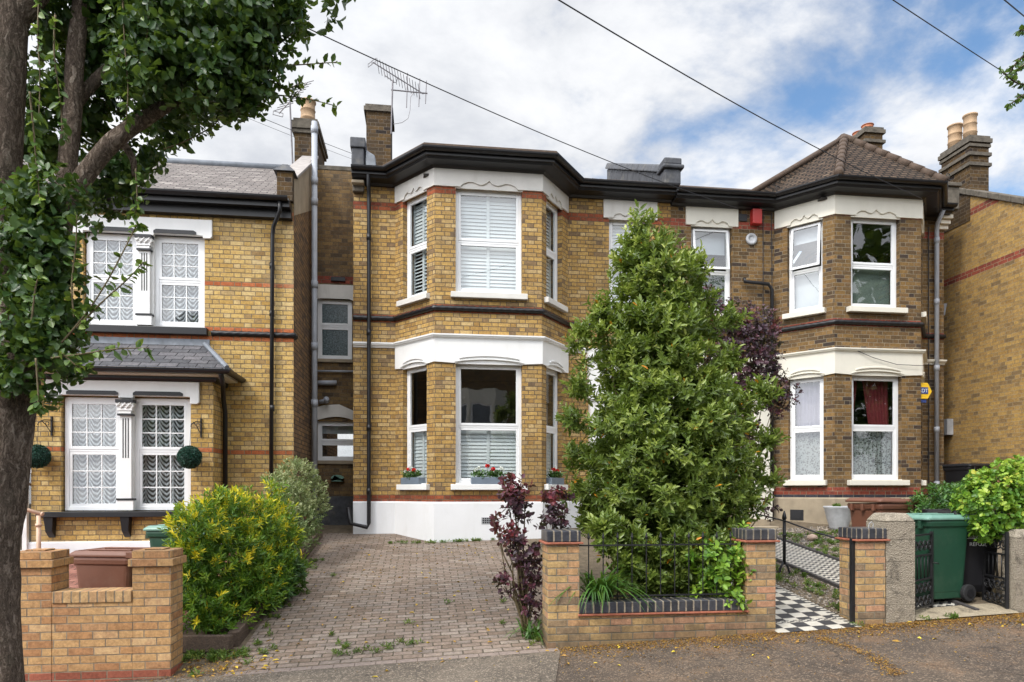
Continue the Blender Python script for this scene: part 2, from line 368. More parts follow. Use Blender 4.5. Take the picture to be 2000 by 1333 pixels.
def curtain(name, c, swag=False, lace=False, k=.5):
    mt, t, p = newmat(name); g = wpos(t); uv = t.node('ShaderNodeUVMap')
    s = t.node('ShaderNodeSeparateXYZ', None, {0: g}); u, v = s.outputs[0], s.outputs[2]
    uv = g
    if swag:
        ph = t.m('FRACT', t.m('DIVIDE', u, .21)); q = t.m('ABSOLUTE', t.m('SUBTRACT', ph, .5))
        arc = t.m('MULTIPLY', t.m('POWER', t.m('MULTIPLY', q, 2.), 1.6), .13)
        w = t.m('SUBTRACT', v, arc)
        w = t.m('ADD', w, t.m('MULTIPLY', t.noise(g, 5, 3), .05))
        st = t.m('SINE', t.m('MULTIPLY', w, 2*math.pi/.078))
        pl = t.sstep(q, .40, .5)
        f = t.m('MAXIMUM', t.sstep(st, -.5, .6), t.m('MULTIPLY', pl, .8))
        col = t.mix(f, tuple(x*.10 for x in c), c); h = st
    elif lace:
        a = t.node('ShaderNodeTexVoronoi', 0, {'Vector': uv, 'Scale': 26.}); b = t.noise(uv, 14, 5, .7)
        f = t.sstep(t.m('ADD', a, b), .78, 1.0); col = t.mix(f, tuple(x*.18 for x in c), c); h = f
    else:
        col = t.mix(t.noise(g, 4, 3), tuple(x*.8 for x in c), c); h = 0.
    t.set(p.inputs['Base Color'], col); p.inputs['Roughness'].default_value = .9
    if swag: t.set(p.inputs['Normal'], t.bump(h, .5, .01))
    return mt
M['swag'] = curtain('white_swagged_net', (.58, .62, .66), swag=True)
M['lace'] = curtain('lace_net', (.24, .27, .27), lace=True)
M['redcurt'] = curtain('red_curtain', (.15, .012, .02))
M['palecurt'] = curtain('pale_curtain', (.26, .25, .34))
M['venet'] = plain('grey_green_blind', (.26, .33, .29), .6, .03, 3)
M['roller'] = plain('pale_blind', (.42, .46, .50), .7, .03, 3)
M['wood'] = None
def wood(name, c):
    mt, t, p = newmat(name); g = wpos(t); mp = t.node('ShaderNodeMapping', 0, {0: g, 3: (6, .6, 6)})
    n = t.noise(mp, 6, 6, .7, 1.); col = t.ramp(n, [(.3, tuple(x*.4 for x in c)), (.6, c), (.8, tuple(x*1.5 for x in c))])
    t.set(p.inputs['Base Color'], col); p.inputs['Roughness'].default_value = .9
    t.set(p.inputs['Normal'], t.bump(n, .8, .02)); return mt
M['wood'] = wood('weathered_sleeper', (.13, .09, .065))
M['fence'] = wood('fence_boards', (.30, .17, .08))
M['rail'] = plain('beige_rail_paint', (.62, .42, .30), .5, .05)
def bark():
    mt, t, p = newmat('bark'); g = wpos(t)
    wv = t.node('ShaderNodeVectorMath', 0, {0: t.noise(g, 7, 4, out=1), 3: .12}, operation='SCALE')
    q = t.node('ShaderNodeVectorMath', 0, {0: g, 1: wv}, operation='ADD'); mp = t.node('ShaderNodeMapping', 0, {0: q, 3: (1, 1, .16)})
    n = t.noise(mp, 26, 8, .68); n2 = t.noise(mp, 70, 6, .75); fl = t.noise(q, 60, 4, .7)
    rdg = t.m('SUBTRACT', 1., t.m('MULTIPLY', t.m('ABSOLUTE', t.m('SUBTRACT', n, .5)), 5.), clamp=True)
    h = t.m('ADD', t.m('MULTIPLY', t.m('SUBTRACT', 1., rdg), .75), t.m('ADD', t.m('MULTIPLY', n2, .5), t.m('MULTIPLY', fl, .35)))
    col = t.ramp(h, [(.35, (.06, .045, .034)), (.62, (.23, .175, .135)), (.85, (.37, .295, .235)), (1., (.48, .40, .33))])
    col = t.mix(t.m('MULTIPLY', t.sstep(t.noise(g, 4, 5), .5, .75), .4), col, (.12, .115, .08))
    t.set(p.inputs['Base Color'], col); p.inputs['Roughness'].default_value = .95; p.inputs['Specular IOR Level'].default_value = .2
    t.set(p.inputs['Normal'], t.bump(h, 1., .035)); return mt
M['bark'] = bark()
M['twig'] = plain('twig', (.13, .10, .05), .8, .3)
M['binbrown'] = plain('brown_plastic', (.17, .07, .042), .5, .08, 5, dirt=.4, dirtcol=(.3, .2, .15), bump=.08, bscale=120)
M['bingreen'] = plain('green_plastic', (.012, .062, .034), .5, .1, 5, dirt=.35, dirtcol=(.1, .14, .1), bump=.08, bscale=120)
M['bingreenlid'] = plain('pale_green_plastic', (.17, .32, .26), .3, .1, 5, dirt=.2, dirtcol=(.4, .45, .42), bump=.05, bscale=120)  # glare on the lid painted in as a paler green
M['binblack'] = plain('black_plastic', (.012, .012, .015), .5, .1, 5, dirt=.2, dirtcol=(.06, .06, .06), bump=.08, bscale=120)
M['rubber'] = plain('rubber', (.02, .02, .022), .8, .1)
M['galv'] = plain('galvanised_grey', (.42, .43, .45), .6, .2, 8, dirt=.3, bump=.1)
M['boxgrey'] = plain('slate_blue_box', (.15, .19, .24), .6, .08, 6)
M['soil'] = plain('soil', (.09, .065, .045), 1., .4, 12, bump=1., bscale=40)
M['stone'] = plain('pebble', (.26, .21, .165), .8, .45, 25)
M['redbox'] = plain('red_box', (.42, .03, .025), .4, .05)
M['yelbox'] = plain('yellow_box', (.80, .50, .03), .4, .05)
M['bluebox'] = plain('blue_sticker', (.03, .06, .22), .5, .05)
M['ink'] = plain('white_print', (.75, .78, .80), .6, .05)
M['metal'] = plain('dull_aluminium', (.16, .15, .16), .5, .2, metal=.5)
M['cable'] = plain('black_cable', (.02, .02, .025), .6, .1)
M['petal'] = plain('red_petal', (.72, .015, .012), .6, .2, 60)
M['petalw'] = plain('white_petal', (.75, .78, .72), .6, .1, 60)
# ------------------------------------------------------------------ world and sun
w = bpy.data.worlds.new('World'); sc.world = w; w.use_nodes = True
T = NT(w.node_tree); bg = w.node_tree.nodes['Background']
SUN_EL = R(48); SUN_AZ = (-.74, -.67)     # horizontal direction towards the sun
sky = T.node('ShaderNodeTexSky', None, sky_type='NISHITA', sun_disc=False, sun_elevation=SUN_EL, sun_rotation=math.atan2(SUN_AZ[0], SUN_AZ[1]), air_density=1.1, dust_density=.6, ozone_density=1.6)
tc = T.node('ShaderNodeTexCoord', 'Generated')
sp = T.node('ShaderNodeSeparateXYZ', None, {0: tc}); dx, dy, dz = sp.outputs
zz = T.m('ADD', T.m('MAXIMUM', dz, 0.), .22)
pv = T.node('ShaderNodeCombineXYZ', 0, {0: T.m('DIVIDE', dx, zz), 1: T.m('DIVIDE', dy, zz), 2: 1.7})
n1 = T.noise(pv, 1.15, 9, .56, .25); n2 = T.noise(pv, 3.1, 8, .6, .2); n3 = T.noise(pv, .55, 3, .5)
# more blue to the right of the view, solid cloud to the left
side = T.sstep(dx, .05, .62)
cov = T.m('SUBTRACT', T.m('ADD', T.m('MULTIPLY', n1, .8), T.m('MULTIPLY', n2, .3)), T.m('SUBTRACT', T.m('MULTIPLY', side, .105), T.m('ADD', T.m('MULTIPLY', T.sstep(dx, .12, -.2), .10), T.m('MULTIPLY', T.sstep(dz, .34, .12), .06))))
cov = T.m('ADD', cov, T.m('MULTIPLY', T.m('MAXIMUM', T.m('MULTIPLY', dy, -1.), 0.), .3))
cm = T.sstep(cov, .415, .535)
shade = T.sstep(T.m('ADD', T.m('MULTIPLY', n3, .35), T.m('MULTIPLY', n2, .65)), .36, .62)
cl = T.mix(shade, (5.3, 5.55, 6.05), (8.1, 8.2, 8.4))
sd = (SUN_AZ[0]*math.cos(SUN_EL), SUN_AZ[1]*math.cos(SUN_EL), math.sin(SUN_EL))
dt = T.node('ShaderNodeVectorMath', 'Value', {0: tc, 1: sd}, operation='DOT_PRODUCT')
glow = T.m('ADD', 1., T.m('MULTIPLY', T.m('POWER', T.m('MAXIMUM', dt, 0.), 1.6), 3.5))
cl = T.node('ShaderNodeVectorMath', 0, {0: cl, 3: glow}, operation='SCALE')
skyc = T.mix(1., sky.outputs[0], (1.25, 1.45, 1.55), 'MULTIPLY')
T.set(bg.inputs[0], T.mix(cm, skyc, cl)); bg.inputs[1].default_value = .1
sl = bpy.data.lights.new('Sun', 'SUN'); sl.energy = 1.65; sl.angle = R(8); sl.color = (1, .94, .84)
so = bpy.data.objects.new('Sun', sl); COL.objects.link(so)
so.rotation_euler = Vector(sd).to_track_quat('Z', 'Y').to_euler()
sc.view_settings.view_transform = 'Standard'; sc.view_settings.look = 'None'; sc.view_settings.exposure = .33; sc.view_settings.gamma = 1
try:
    sc.cycles.use_denoising = True; sc.cycles.max_bounces = 8; sc.cycles.transparent_max_bounces = 16
    sc.cycles.sample_clamp_indirect = 6; sc.cycles.caustics_reflective = False; sc.cycles.caustics_refractive = False
except Exception: pass

# ------------------------------------------------------------------ ground, pavement, drive, paths
def patch(name, x0, x1, y0, y1, off, mat, kind='structure', step=.25, fx=None, bumpz=0.):
    nx = max(1, int((x1-x0)/step)); ny = max(1, int((y1-y0)/step)); b = MB(); V = []
    for j in range(ny+1):
        for i in range(nx+1):
            y = y0+(y1-y0)*j/ny; x = x0+(x1-x0)*i/nx
            if fx: x, y = fx(i/nx, j/ny)
            V.append((x, y, gz(x, y)+off+(bumpz*math.sin(x*5.1)*math.cos(y*4.3+x) if bumpz else 0)))
    b.v = V
    for j in range(ny):
        for i in range(nx):
            k = j*(nx+1)+i; b.f.append([k, k+1, k+nx+2, k+nx+1]); b.m.append(0)
    o = b.build(name, mat, org=(0, 0, 0)); o['kind'] = kind; return o
xs = sorted(set([-120, -60, -40, -25, -18, -12]+[round(-9+.5*i, 3) for i in range(49)]+[.2]+[18, 25, 40, 60, 120]))
ys = sorted(set([-120, -60, -30, -20, -14, -10, -6, -2, 0, 2, 3.8, 4.4, 5, 5.6, 6.2, 6.8]+[round(7.3+.5*i, 3) for i in range(15)]+[14.5, 16, 20, 30, 60, 120]))
b = MB(); b.v = [(x, y, gz(x, y)) for y in ys for x in xs]
for j in range(len(ys)-1):
    for i in range(len(xs)-1):
        k = j*len(xs)+i; b.f.append([k, k+1, k+len(xs)+1, k+len(xs)]); b.m.append(0)
gm = plain('earth', (.13, .10, .065), 1., .4, 9, dirt=.4, bump=.9, bscale=30)
tag(b.build('ground', gm), kind='structure')
def asphalt(name, c1, c2, deb=0.):
    mt, t, p = newmat(name); g = wpos(t)
    a = t.noise(g, 150, 4, .8); bb = t.noise(g, 1.3, 6, .65); v = t.node('ShaderNodeTexVoronoi', 'Distance', {'Vector': g, 'Scale': 120.})
    c = t.mix(t.sstep(bb, .35, .68), c1, c2)
    c = t.mix(.75, c, t.ramp(a, [(.3, (.18, .18, .18)), (.5, (.5, .5, .5)), (.72, (.9, .87, .82))]), 'OVERLAY')
    ch = t.node('ShaderNodeTexVoronoi', None, {'Vector': g, 'Scale': 85.}); ci = t.node('ShaderNodeSeparateXYZ', None, {0: ch.outputs['Color']}).outputs[0]
    c = t.mix(t.m('MULTIPLY', t.m('GREATER_THAN', ci, .86), .55), c, tuple(min(1, q*2.6) for q in c2)); c = t.mix(t.m('MULTIPLY', t.m('LESS_THAN', ci, .2), .5), c, tuple(q*.35 for q in c1))
    cr = t.node('ShaderNodeTexVoronoi', 0, {'Vector': t.node('ShaderNodeVectorMath', 0, {0: g, 1: t.node('ShaderNodeVectorMath', 0, {0: t.noise(g, 3, 5, out=1), 3: .5}, operation='SCALE')}, operation='ADD'), 'Scale': .9}, feature='DISTANCE_TO_EDGE')
    c = t.mix(t.m('MULTIPLY', t.sstep(cr, .010, .002), .7), c, tuple(q*.3 for q in c1))
    s = t.node('ShaderNodeSeparateXYZ', None, {0: g})
    if deb:
        # catkin dust gathers along the foot of the walls
        ed = t.sstep(s.outputs[1], 5.9, 6.85)
        rt = t.sstep(s.outputs[0], .8, 3.)
        dn = t.sstep(t.m('ADD', t.m('MULTIPLY', t.noise(g, 2.6, 7, .75), .55), t.m('MULTIPLY', t.noise(g, 95, 3, .8), .62)), .6, .7)
        f = t.m('MULTIPLY', t.m('MULTIPLY', dn, t.m('ADD', t.m('MULTIPLY', ed, .6), .4)), t.m('ADD', .15, t.m('MULTIPLY', rt, .85)))
        c = t.mix(t.m('MULTIPLY', f, deb), c, (.36, .16, .045))
    t.set(p.inputs['Base Color'], c); p.inputs['Roughness'].default_value = .9
    t.set(p.inputs['Normal'], t.bump(t.m('ADD', a, v), .55, .006)); return mt
patch('pavement', -30, 30, 4.4, 6.82, .004, asphalt('pavement_asphalt', (.070, .052, .038), (.115, .085, .060), .5))
patch('dropped_kerb_apron', -4.4, 1.1, 4.42, 6.66, .012, asphalt('apron_asphalt', (.105, .086, .066), (.16, .132, .102), .45),
      fx=lambda u, v: (-4.4+u*(5.75-.55*(1-v)), 4.42+v*(2.3-.06*u)))
patch('repaired_pavement', 4, 9, 4.42, 6.4, .010, asphalt('patch_asphalt', (.115, .075, .053), (.165, .112, .08), .3),
      fx=lambda u, v: (4.05-1.0*(1-v)**.6*0+.55*v*0+(-.28+.9*(1-v)-.9*(1-v)**2)*0+(3.75+.2*(1-v)-.25*math.sin(v*2.2))+u*6, 4.42+v*2.0))
kb = MB()
for k in range(60): kb.box(-27.45+.915*k, -26.545+.915*k, 4.25, 4.4, gz(-27+.915*k, 4.3)-.2, gz(-27+.915*k, 4.3)+.004)
tag(kb.build('kerb', concrete('kerb_stone', (.30, .29, .27), .4), bevel=.01), kind='structure')
tag(patch('road', -60, 60, -5.2, 4.25, -.10+.101, asphalt('road_asphalt', (.05, .05, .052), (.075, .072, .07))), kind='structure')
patch('far_pavement', -60, 60, -8, -5.2, .02, asphalt('far_pavement_asphalt', (.11, .1, .09), (.16, .14, .12)), step=1.)
PAVE = [(0, (.18, .135, .104)), (.35, (.235, .182, .146)), (.6, (.265, .21, .173)), (.8, (.205, .17, .145)), (1, (.30, .25, .21))]
drvm = bricks('block_paving', PAVE, (.115, .095, .07), w=.2, rh=.1, flemish=False, gap=.013, soot=.4, sootcol=(.10, .08, .06), sootscale=1.2, seed=31., bump=.5)
patch('driveway', -1.86, 3.55, 6.83, 13.3, .012, drvm,
      fx=lambda u, v: (-1.86+u*(3.08 if v < .12 else min(3.08+(v-.12)*2.6, 3.7)), 6.78+v*6.52))
eb = MB()
for k in range(16): eb.hexa([(-1.86+k*.2+.006, 6.66, gz(-1.8+k*.2, 6.7)-.1), (-1.66+k*.2, 6.66, gz(-1.6+k*.2, 6.7)-.1), (-1.66+k*.2, 6.77, gz(-1.6+k*.2, 6.7)-.1), (-1.86+k*.2+.006, 6.77, gz(-1.8+k*.2, 6.7)-.1),
    (-1.86+k*.2+.006, 6.66, gz(-1.86+k*.2, 6.7)+.014), (-1.66+k*.2, 6.66, gz(-1.66+k*.2, 6.7)+.014), (-1.66+k*.2, 6.77, gz(-1.66+k*.2, 6.77)+.014), (-1.86+k*.2+.006, 6.77, gz(-1.86+k*.2, 6.77)+.014)])
tag(eb.build('driveway_edging', plain('edging_brick', (.24, .19, .16), .9, .25, 30, bump=.3)), kind='structure')
patch('front_yard', -8.5, -2.72, 6.95, 12.0, .012, bricks('red_block_paving', [(0, (.20, .08, .06)), (1, (.34, .16, .12))], (.09, .05, .04), w=.2, rh=.1, flemish=False, gap=.012, soot=.2, seed=33.))
def checker(name, kind):
    mt, t, p = newmat(name); g = wpos(t); s = t.node('ShaderNodeSeparateXYZ', None, {0: g}); x, y = s.outputs[0], s.outputs[1]
    if kind == 'check':
        u = t.m('DIVIDE', t.m('SUBTRACT', x, 3.66), .157); v = t.m('DIVIDE', t.m('SUBTRACT', y, 6.7), .157)
        par = t.m('MODULO', t.m('ADD', t.m('FLOOR', u), t.m('FLOOR', v)), 2.)
        band = t.m('MULTIPLY', t.m('GREATER_THAN', y, 7.02), t.m('LESS_THAN', y, 7.09))
        p2 = t.m('MODULO', t.m('ADD', t.m('FLOOR', t.m('DIVIDE', x, .05)), t.m('FLOOR', t.m('DIVIDE', y, .035))), 2.)
        edge = t.m('GREATER_THAN', x, 4.56)
        p3 = t.m('MODULO', t.m('FLOOR', t.m('DIVIDE', y, .04)), 2.)
        par = t.m('ADD', t.m('MULTIPLY', par, t.m('SUBTRACT', 1., band)), t.m('MULTIPLY', p2, band))
        par = t.m('ADD', t.m('MULTIPLY', par, t.m('SUBTRACT', 1., edge)), t.m('MULTIPLY', p3, edge))
        gu = t.m('ABSOLUTE', t.m('SUBTRACT', t.m('FRACT', u), .5)); gv = t.m('ABSOLUTE', t.m('SUBTRACT', t.m('FRACT', v), .5))
        gr = t.m('GREATER_THAN', t.m('MAXIMUM', gu, gv), .485)
    else:
        tri = t.m('PINGPONG', t.m('MULTIPLY', x, 1.), .055)
        ph = t.m('FRACT', t.m('DIVIDE', t.m('ADD', y, t.m('MULTIPLY', tri, 1.)), .105))
        par = t.m('GREATER_THAN', ph, .5); gr = 0.
    n = t.noise(g, 7, 5, .7)
    wht = t.mix(t.sstep(n, .4, .75), (.60, .57, .50), (.42, .38, .31)); blk = t.mix(n, (.022, .023, .028), (.05, .05, .055))
    c = t.mix(par, wht, blk)
    c = t.mix(gr, c, (.2, .18, .15))
    t.set(p.inputs['Base Color'], c); p.inputs['Roughness'].default_value = .45; return mt
patch('tiled_path', 3.68, 4.63, 6.72, 13.2, .012, checker('checkerboard_tiles', 'check'))
patch('zigzag_path', 5.36, 6.16, 6.95, 13.2, .012, checker('zigzag_tiles', 'zig'))
patch('gate_threshold', 5.32, 6.56, 6.78, 7.16, .02, concrete('threshold_concrete', (.36, .30, .21), .4))
pe = MB()
for i in range(24):
    y0 = 6.95+i*.26
    for xa in (5.30, 6.165): pe.hexa([(xa, y0, gz(xa, y0)-.05), (xa+.05, y0, gz(xa, y0)-.05), (xa+.05, y0+.25, gz(xa, y0+.25)-.05), (xa, y0+.25, gz(xa, y0+.25)-.05), (xa, y0, gz(xa, y0)+.04), (xa+.05, y0, gz(xa, y0)+.04), (xa+.05, y0+.25, gz(xa, y0+.25)+.04), (xa, y0+.25, gz(xa, y0+.25)+.04)])
tag(pe.build('path_edging', plain('rope_edging_tile', (.055, .05, .05), .8, .3, 20)), kind='structure')

# ------------------------------------------------------------------ windows
def frame_rect(b, fr, s0, s1, z0, z1, w, d0, d1, m=0):
    b.lbox(fr, s0, s0+w, d0, d1, z0, z1, m); b.lbox(fr, s1-w, s1, d0, d1, z0, z1, m)
    b.lbox(fr, s0+w, s1-w, d0, d1, z0, z0+w, m); b.lbox(fr, s0+w, s1-w, d0, d1, z1-w, z1, m)
def sheet(fr, s0, s1, z0, z1, d, amp, wl, hem=0., gather=None):
    b = MB(); n = max(8, int((s1-s0)/.012)); nz = 10
    for j in range(nz+1):
        z = z0+(z1-z0)*j/nz
        for i in range(n+1):
            q = i/n; s_ = s0+(s1-s0)*q
            if gather: s_ = gather(q, j/nz, s0, s1)
            zz_ = z+(hem*math.sin(q*n*.21)*(1 if j == 0 else 0))
            b.v.append(fr.pt(s_, d+amp*math.sin(2*math.pi*(s1-s0)*q/wl+.8*math.sin(q*9+j*.15)), zz_))
    for j in range(nz):
        for i in range(n):
            k = j*(n+1)+i; b.f.append([k, k+1, k+n+2, k+n+1]); b.m.append(0)
    return b
def slats(fr, s0, s1, z0, z1, d, pitch, wid, tilt=.5, stiles=True, mid=True, thick=.006):
    b = MB(); z = z0+pitch*.5
    segs = [(s0, (s0+s1)/2), ((s0+s1)/2, s1)] if mid else [(s0, s1)]
    e = .028 if stiles else 0
    for (a, c) in segs:
        zz_ = z
        while zz_ < z1-pitch*.3:
            h = wid/2*math.cos(tilt); q = wid/2*math.sin(tilt)
            b.hexa([fr.pt(a+e, d+q, zz_-h), fr.pt(c-e, d+q, zz_-h), fr.pt(c-e, d+q-thick, zz_-h), fr.pt(a+e, d+q-thick, zz_-h),
                    fr.pt(a+e, d-q, zz_+h), fr.pt(c-e, d-q, zz_+h), fr.pt(c-e, d-q-thick, zz_+h), fr.pt(a+e, d-q-thick, zz_+h)])
            zz_ += pitch
        if stiles:
            b.lbox(fr, a, a+e, d-.02, d+.02, z0, z1); b.lbox(fr, c-e, c, d-.02, d+.02, z0, z1)
    return b
def window(house, fr, s0, s1, z0, z1, mid, up=None, low=None, frame='upvc', sill='whitelint', set_=.1, tilt=0., bars=None, sillw=.06, glassmat=('glass', 'glass'), fw=.055, sillh=.115, silld=.09):
    """two-light sash window; up/low say what hangs behind each light"""
    f = fr; b = MB(); frame_rect(b, f, s0, s1, z0, z1, fw, -set_-.07, -set_)
    b.lbox(f, s0+fw, s1-fw, -set_-.06, -set_-.005, mid-.02, mid+.02)
    wn = b.build('window', M[frame], house, bevel=.004)
    for k, (a, c) in enumerate(((z0+fw, mid-.02), (mid+.02, z1-fw))):
        hang = low if k == 0 else up
        d = -set_-.045+(.012 if k else 0); sb = MB()
        frame_rect(sb, f, s0+fw, s1-fw, a, c, .045, d, d+.035)
        if bars:
            nc, nr = bars; W0, W1 = s0+fw+.045, s1-fw-.045; A, C2 = a+.045, c-.045
            for i in range(1, nc): q = W0+(W1-W0)*i/nc; sb.lbox(f, q-.009, q+.009, d+.004, d+.03, A, C2)
            for i in range(1, nr): q = A+(C2-A)*i/nr; sb.lbox(f, W0, W1, d+.006, d+.028, q-.009, q+.009)
        pb = MB(); pb.face([f.pt(s0+fw+.04, d+.015, a+.04), f.pt(s1-fw-.04, d+.015, a+.04), f.pt(s1-fw-.04, d+.015, c-.04), f.pt(s0+fw+.04, d+.015, c-.04)])
        if k and tilt:
            for q in (sb, pb):
                q.v = [(p[0]+f.n[0]*(.04+tilt*(c-p[2])), p[1]+f.n[1]*(.04+tilt*(c-p[2])), p[2]) for p in q.v]
        sb.build('sash', M[frame], wn, bevel=.003); pb.build('pane', M[glassmat[k]], wn)
        di = -set_-.13; A0, A1 = s0+fw, s1-fw
        if hang == 'shutter': slats(f, A0, A1, a, c, di, .066, .071, .34).build('shutter', M['blind'], wn)
        elif hang == 'shutter_open': slats(f, A0, A1, a, c, di, .066, .062, .75).build('shutter', M['blind'], wn)
        elif hang == 'venetian': slats(f, A0, A1, a, c, di, .022, .022, .75, stiles=False, mid=False, thick=.002).build('blind', M['venet'], wn)
        elif hang == 'roller':
            rb = MB(); rb.lbox(f, A0, A1, di-.004, di, a+.45*(c-a), c); rb.build('blind', M['roller'], wn)
        elif hang == 'halfblind':
            rb = MB(); rb.lbox(f, A0, A1, di-.004, di, a+.66*(c-a), c); rb.build('blind', M['roller'], wn)
        elif hang == 'rollerfull':
            rb = MB(); rb.lbox(f, A0, A1, di-.004, di, a, c); rb.build('blind', M['roller'], wn)
        elif hang == 'net': sheet(f, A0, A1, a-.02, c, di, .012, .09).build('curtain', M['swag'], wn, smooth=True)
        elif hang == 'lace': sheet(f, A0, A1, a+.01, c, di, .014, .10, hem=.008).build('curtain', M['lace'], wn, smooth=True)
        elif hang == 'palecurt': sheet(f, A0, A1, a-.03, c, di-.02, .02, .12).build('curtain', M['palecurt'], wn, smooth=True)
        elif hang == 'redcurt':
            L_ = A1-A0
            sheet(f, A0, A0+.24, a-.04, c, di-.05, .018, .07, gather=lambda q, v, p, r: p+(r-p)*q*(.55+.45*v)).build('curtain', M['redcurt'], wn, smooth=True)
            sheet(f, A0+.36*L_, A1-.02, a-.04, c, di-.05, .022, .085, gather=lambda q, v, p, r: r-(r-p)*(1-q)*(.72+.28*v)).build('curtain', M['redcurt'], wn, smooth=True)
    if sill:
        sb = MB(); sb.lbox(f, s0-sillw, s1+sillw, -set_, silld, z0-sillh, z0-.012); sb.lbox(f, s0, s1, -set_, .02, z0-.012, z0+.004)
        sb.build('sill', M[sill], wn, bevel=.012)
    return wn
def label_arch(b, f, s0, s1, z, rise=.075, t_=.05, d=.035, m=0):
    """segmental label mould over an opening"""
    n = 14; A = [(s0+(s1-s0)*i/n, z+rise*math.sin(math.pi*i/n)**.7) for i in range(n+1)]
    b.lpoly(f, A+[(q, h+t_) for q, h in A[::-1]], -.02, d, m)
def ogee_lintel(b, f, s0, s1, a0, a1, zb, zt, d=.035, m=0):
    """lintel s0..s1 with a scalloped, pointed soffit over the opening a0..a1"""
    L = a1-a0; K = [(0, 0), (.04, .0), (.08, .05), (.16, .085), (.24, .09), (.31, .06), (.37, .045), (.42, .06), (.46, .085), (.5, .125)]
    K2 = K+[(1-q, h) for q, h in K[-2::-1]]
    pts = [(s0, zt), (s0, zb)]+[(a0+L*q, zb+h*1.05) for q, h in K2]+[(s1, zb), (s1, zt)]
    b.lpoly(f, pts, -.02, d, m)
def arch_band(b, f, s0, s1, opens, zb, zt, d=.03, m=0):
    """white band s0..s1 whose lower edge arches over each opening"""
    pts = [(s0, zt), (s0, zb)]
    for (a0, a1) in opens:
        for i in range(13):
            q = i/12; pts.append((a0+(a1-a0)*q, zb-.02+.085*math.sin(math.pi*q)**.8))
    pts += [(s1, zb), (s1, zt)]
    b.lpoly(f, pts, -.02, d, m)
def rope(path, z, r=.046):
    b = MB(); out = []
    P3 = []
    for i in range(len(path)-1):
        a, c = path[i], path[i+1]; L = math.hypot(c[0]-a[0], c[1]-a[1]); n = max(2, int(L/.02))
        for k in range(n+(1 if i == len(path)-2 else 0)):
            P3.append((a[0]+(c[0]-a[0])*k/n, a[1]+(c[1]-a[1])*k/n, z))
    b.tube(P3, r, 10, lobes=(3, .10, .9)); return b
def offset(path, o):
    b = MB(); b.sweep(path, [(o, 0), (o, 1)], closed=False, caps=False)
    r = [b.f[0]]; pts = [b.v[b.f[0][0]]]
    for f in b.f: pts.append(b.v[f[1]])
    return [(p[0], p[1]) for p in pts]
def pipe(path, r, parent, mat, name='drainpipe', collars=()):
    b = MB(); b.tube(path, r, 12)
    for (p, h) in collars: b.tube([(p[0], p[1], p[2]-h/2), (p[0], p[1], p[2]+h/2)], r*1.22, 12)
    return b.build(name, mat, parent, smooth=True)
def chimney(parent, x0, x1, y0, y1, z0, z1, mat, pots, potmat='terra', capm='cap', courses=(), name='chimney'):
    b = MB(); b.box(x0, x1, y0, y1, z0, z1-.12)
    for (z, h, o) in courses: b.box(x0-o, x1+o, y0-o, y1+o, z, z+h, 1)
    b.box(x0-.05, x1+.05, y0-.05, y1+.05, z1-.12, z1-.03, 1); b.box(x0-.02, x1+.02, y0-.02, y1+.02, z1-.03, z1+.03, 1)
    c = b.build(name, [mat, M[capm]], parent)
    for (px_, py_, r, h, mt) in pots:
        q = MB(); q.lathe((px_, py_, z1+.0), [(r*1.02, 0), (r*1.0, h*.3), (r*1.08, h*.32), (r*1.0, h*.35), (r*.95, h*.62), (r*1.05, h*.64), (r*.96, h*.67), (r*.98, h*.93), (r*1.12, h*.95), (r*1.12, h), (r*.8, h), (r*.8, h-.1)], 20)
        q.build('chimney_pot', M[mt], c, smooth=True)
    return c
# ------------------------------------------------------------------ house 1 (yellow, middle) and house 2 (brown, right)
EAVE = lambda z: [(-.1, z), (.05, z), (.09, z+.035), (.28, z+.05), (.30, z+.085), (.345, z+.09), (.345, z+.185), (-.1, z+.185)]
def gutter(path, z, parent, o=.39, name='gutter'):
    b = MB(); pr = [(o+.065*math.cos(a), z+.065*math.sin(a)) for a in [math.pi*(1+k/8) for k in range(9)]]
    pr += [(o+.052*math.cos(a), z+.052*math.sin(a)) for a in [math.pi*(2-k/8) for k in range(9)]]
    b.sweep(path, pr); return b.build(name, M['black'], parent)
def front(house, path, z0, z1, mat, holes, body):
    b = MB(); frs = []
    for i in range(len(path)-1):
        frs.append(b.wall(path[i], path[i+1], z0, z1, holes.get(i, ()), 0, .12))
    for pts in body: b.face(pts)
    b.build('wall', mat, house); return frs

h1 = thing('brick_house', 'yellow brick house in the middle with a white-banded two-storey bay and white plinth', 'house', (1.8, 13.3, .7), 'Victorian houses in the row')
P1 = [(-1.32, 13.24), (-.53, 13.24), (.202, 12.35), (2.153, 12.35), (2.83, 13.24), (4.95, 13.24)]
WL = (1.74, 3.93); WU = (5.2, 7.1)
hs = {1: [(.232, .93, *WL), (.232, .93, *WU)], 2: [(.377, 1.591, *WL), (.377, 1.591, *WU)], 3: [(.19, .86, *WL), (.19, .86, *WU)],
      4: [(.84, 1.69, 5.23, 7.05), (.72, 1.92, .5, 3.5)]}
gx = -1.32
frs = front(h1, P1, .3, 7.6, M['brick1'], hs, [
    [(gx, 13.24, .3), (gx, 13.24, 7.6), (gx, 17, 9.55), (gx, 21, 7.6), (gx, 21, .3)],
    [(gx, 21, .3), (gx, 21, 7.6), (4.95, 21, 7.6), (4.95, 21, .3)]])
FL, FC, FRr, FM = frs[1], frs[2], frs[3], frs[4]
window(h1, FL, .232, .93, *WL, 2.78, up=None, low='shutter', sill='white', sillw=.09)
window(h1, FC, .377, 1.591, *WL, 2.78, up=None, low='shutter', sill='white', sillw=.09)
window(h1, FRr, .19, .86, *WL, 2.78, up=None, low='shutter', sill='white', sillw=.09)
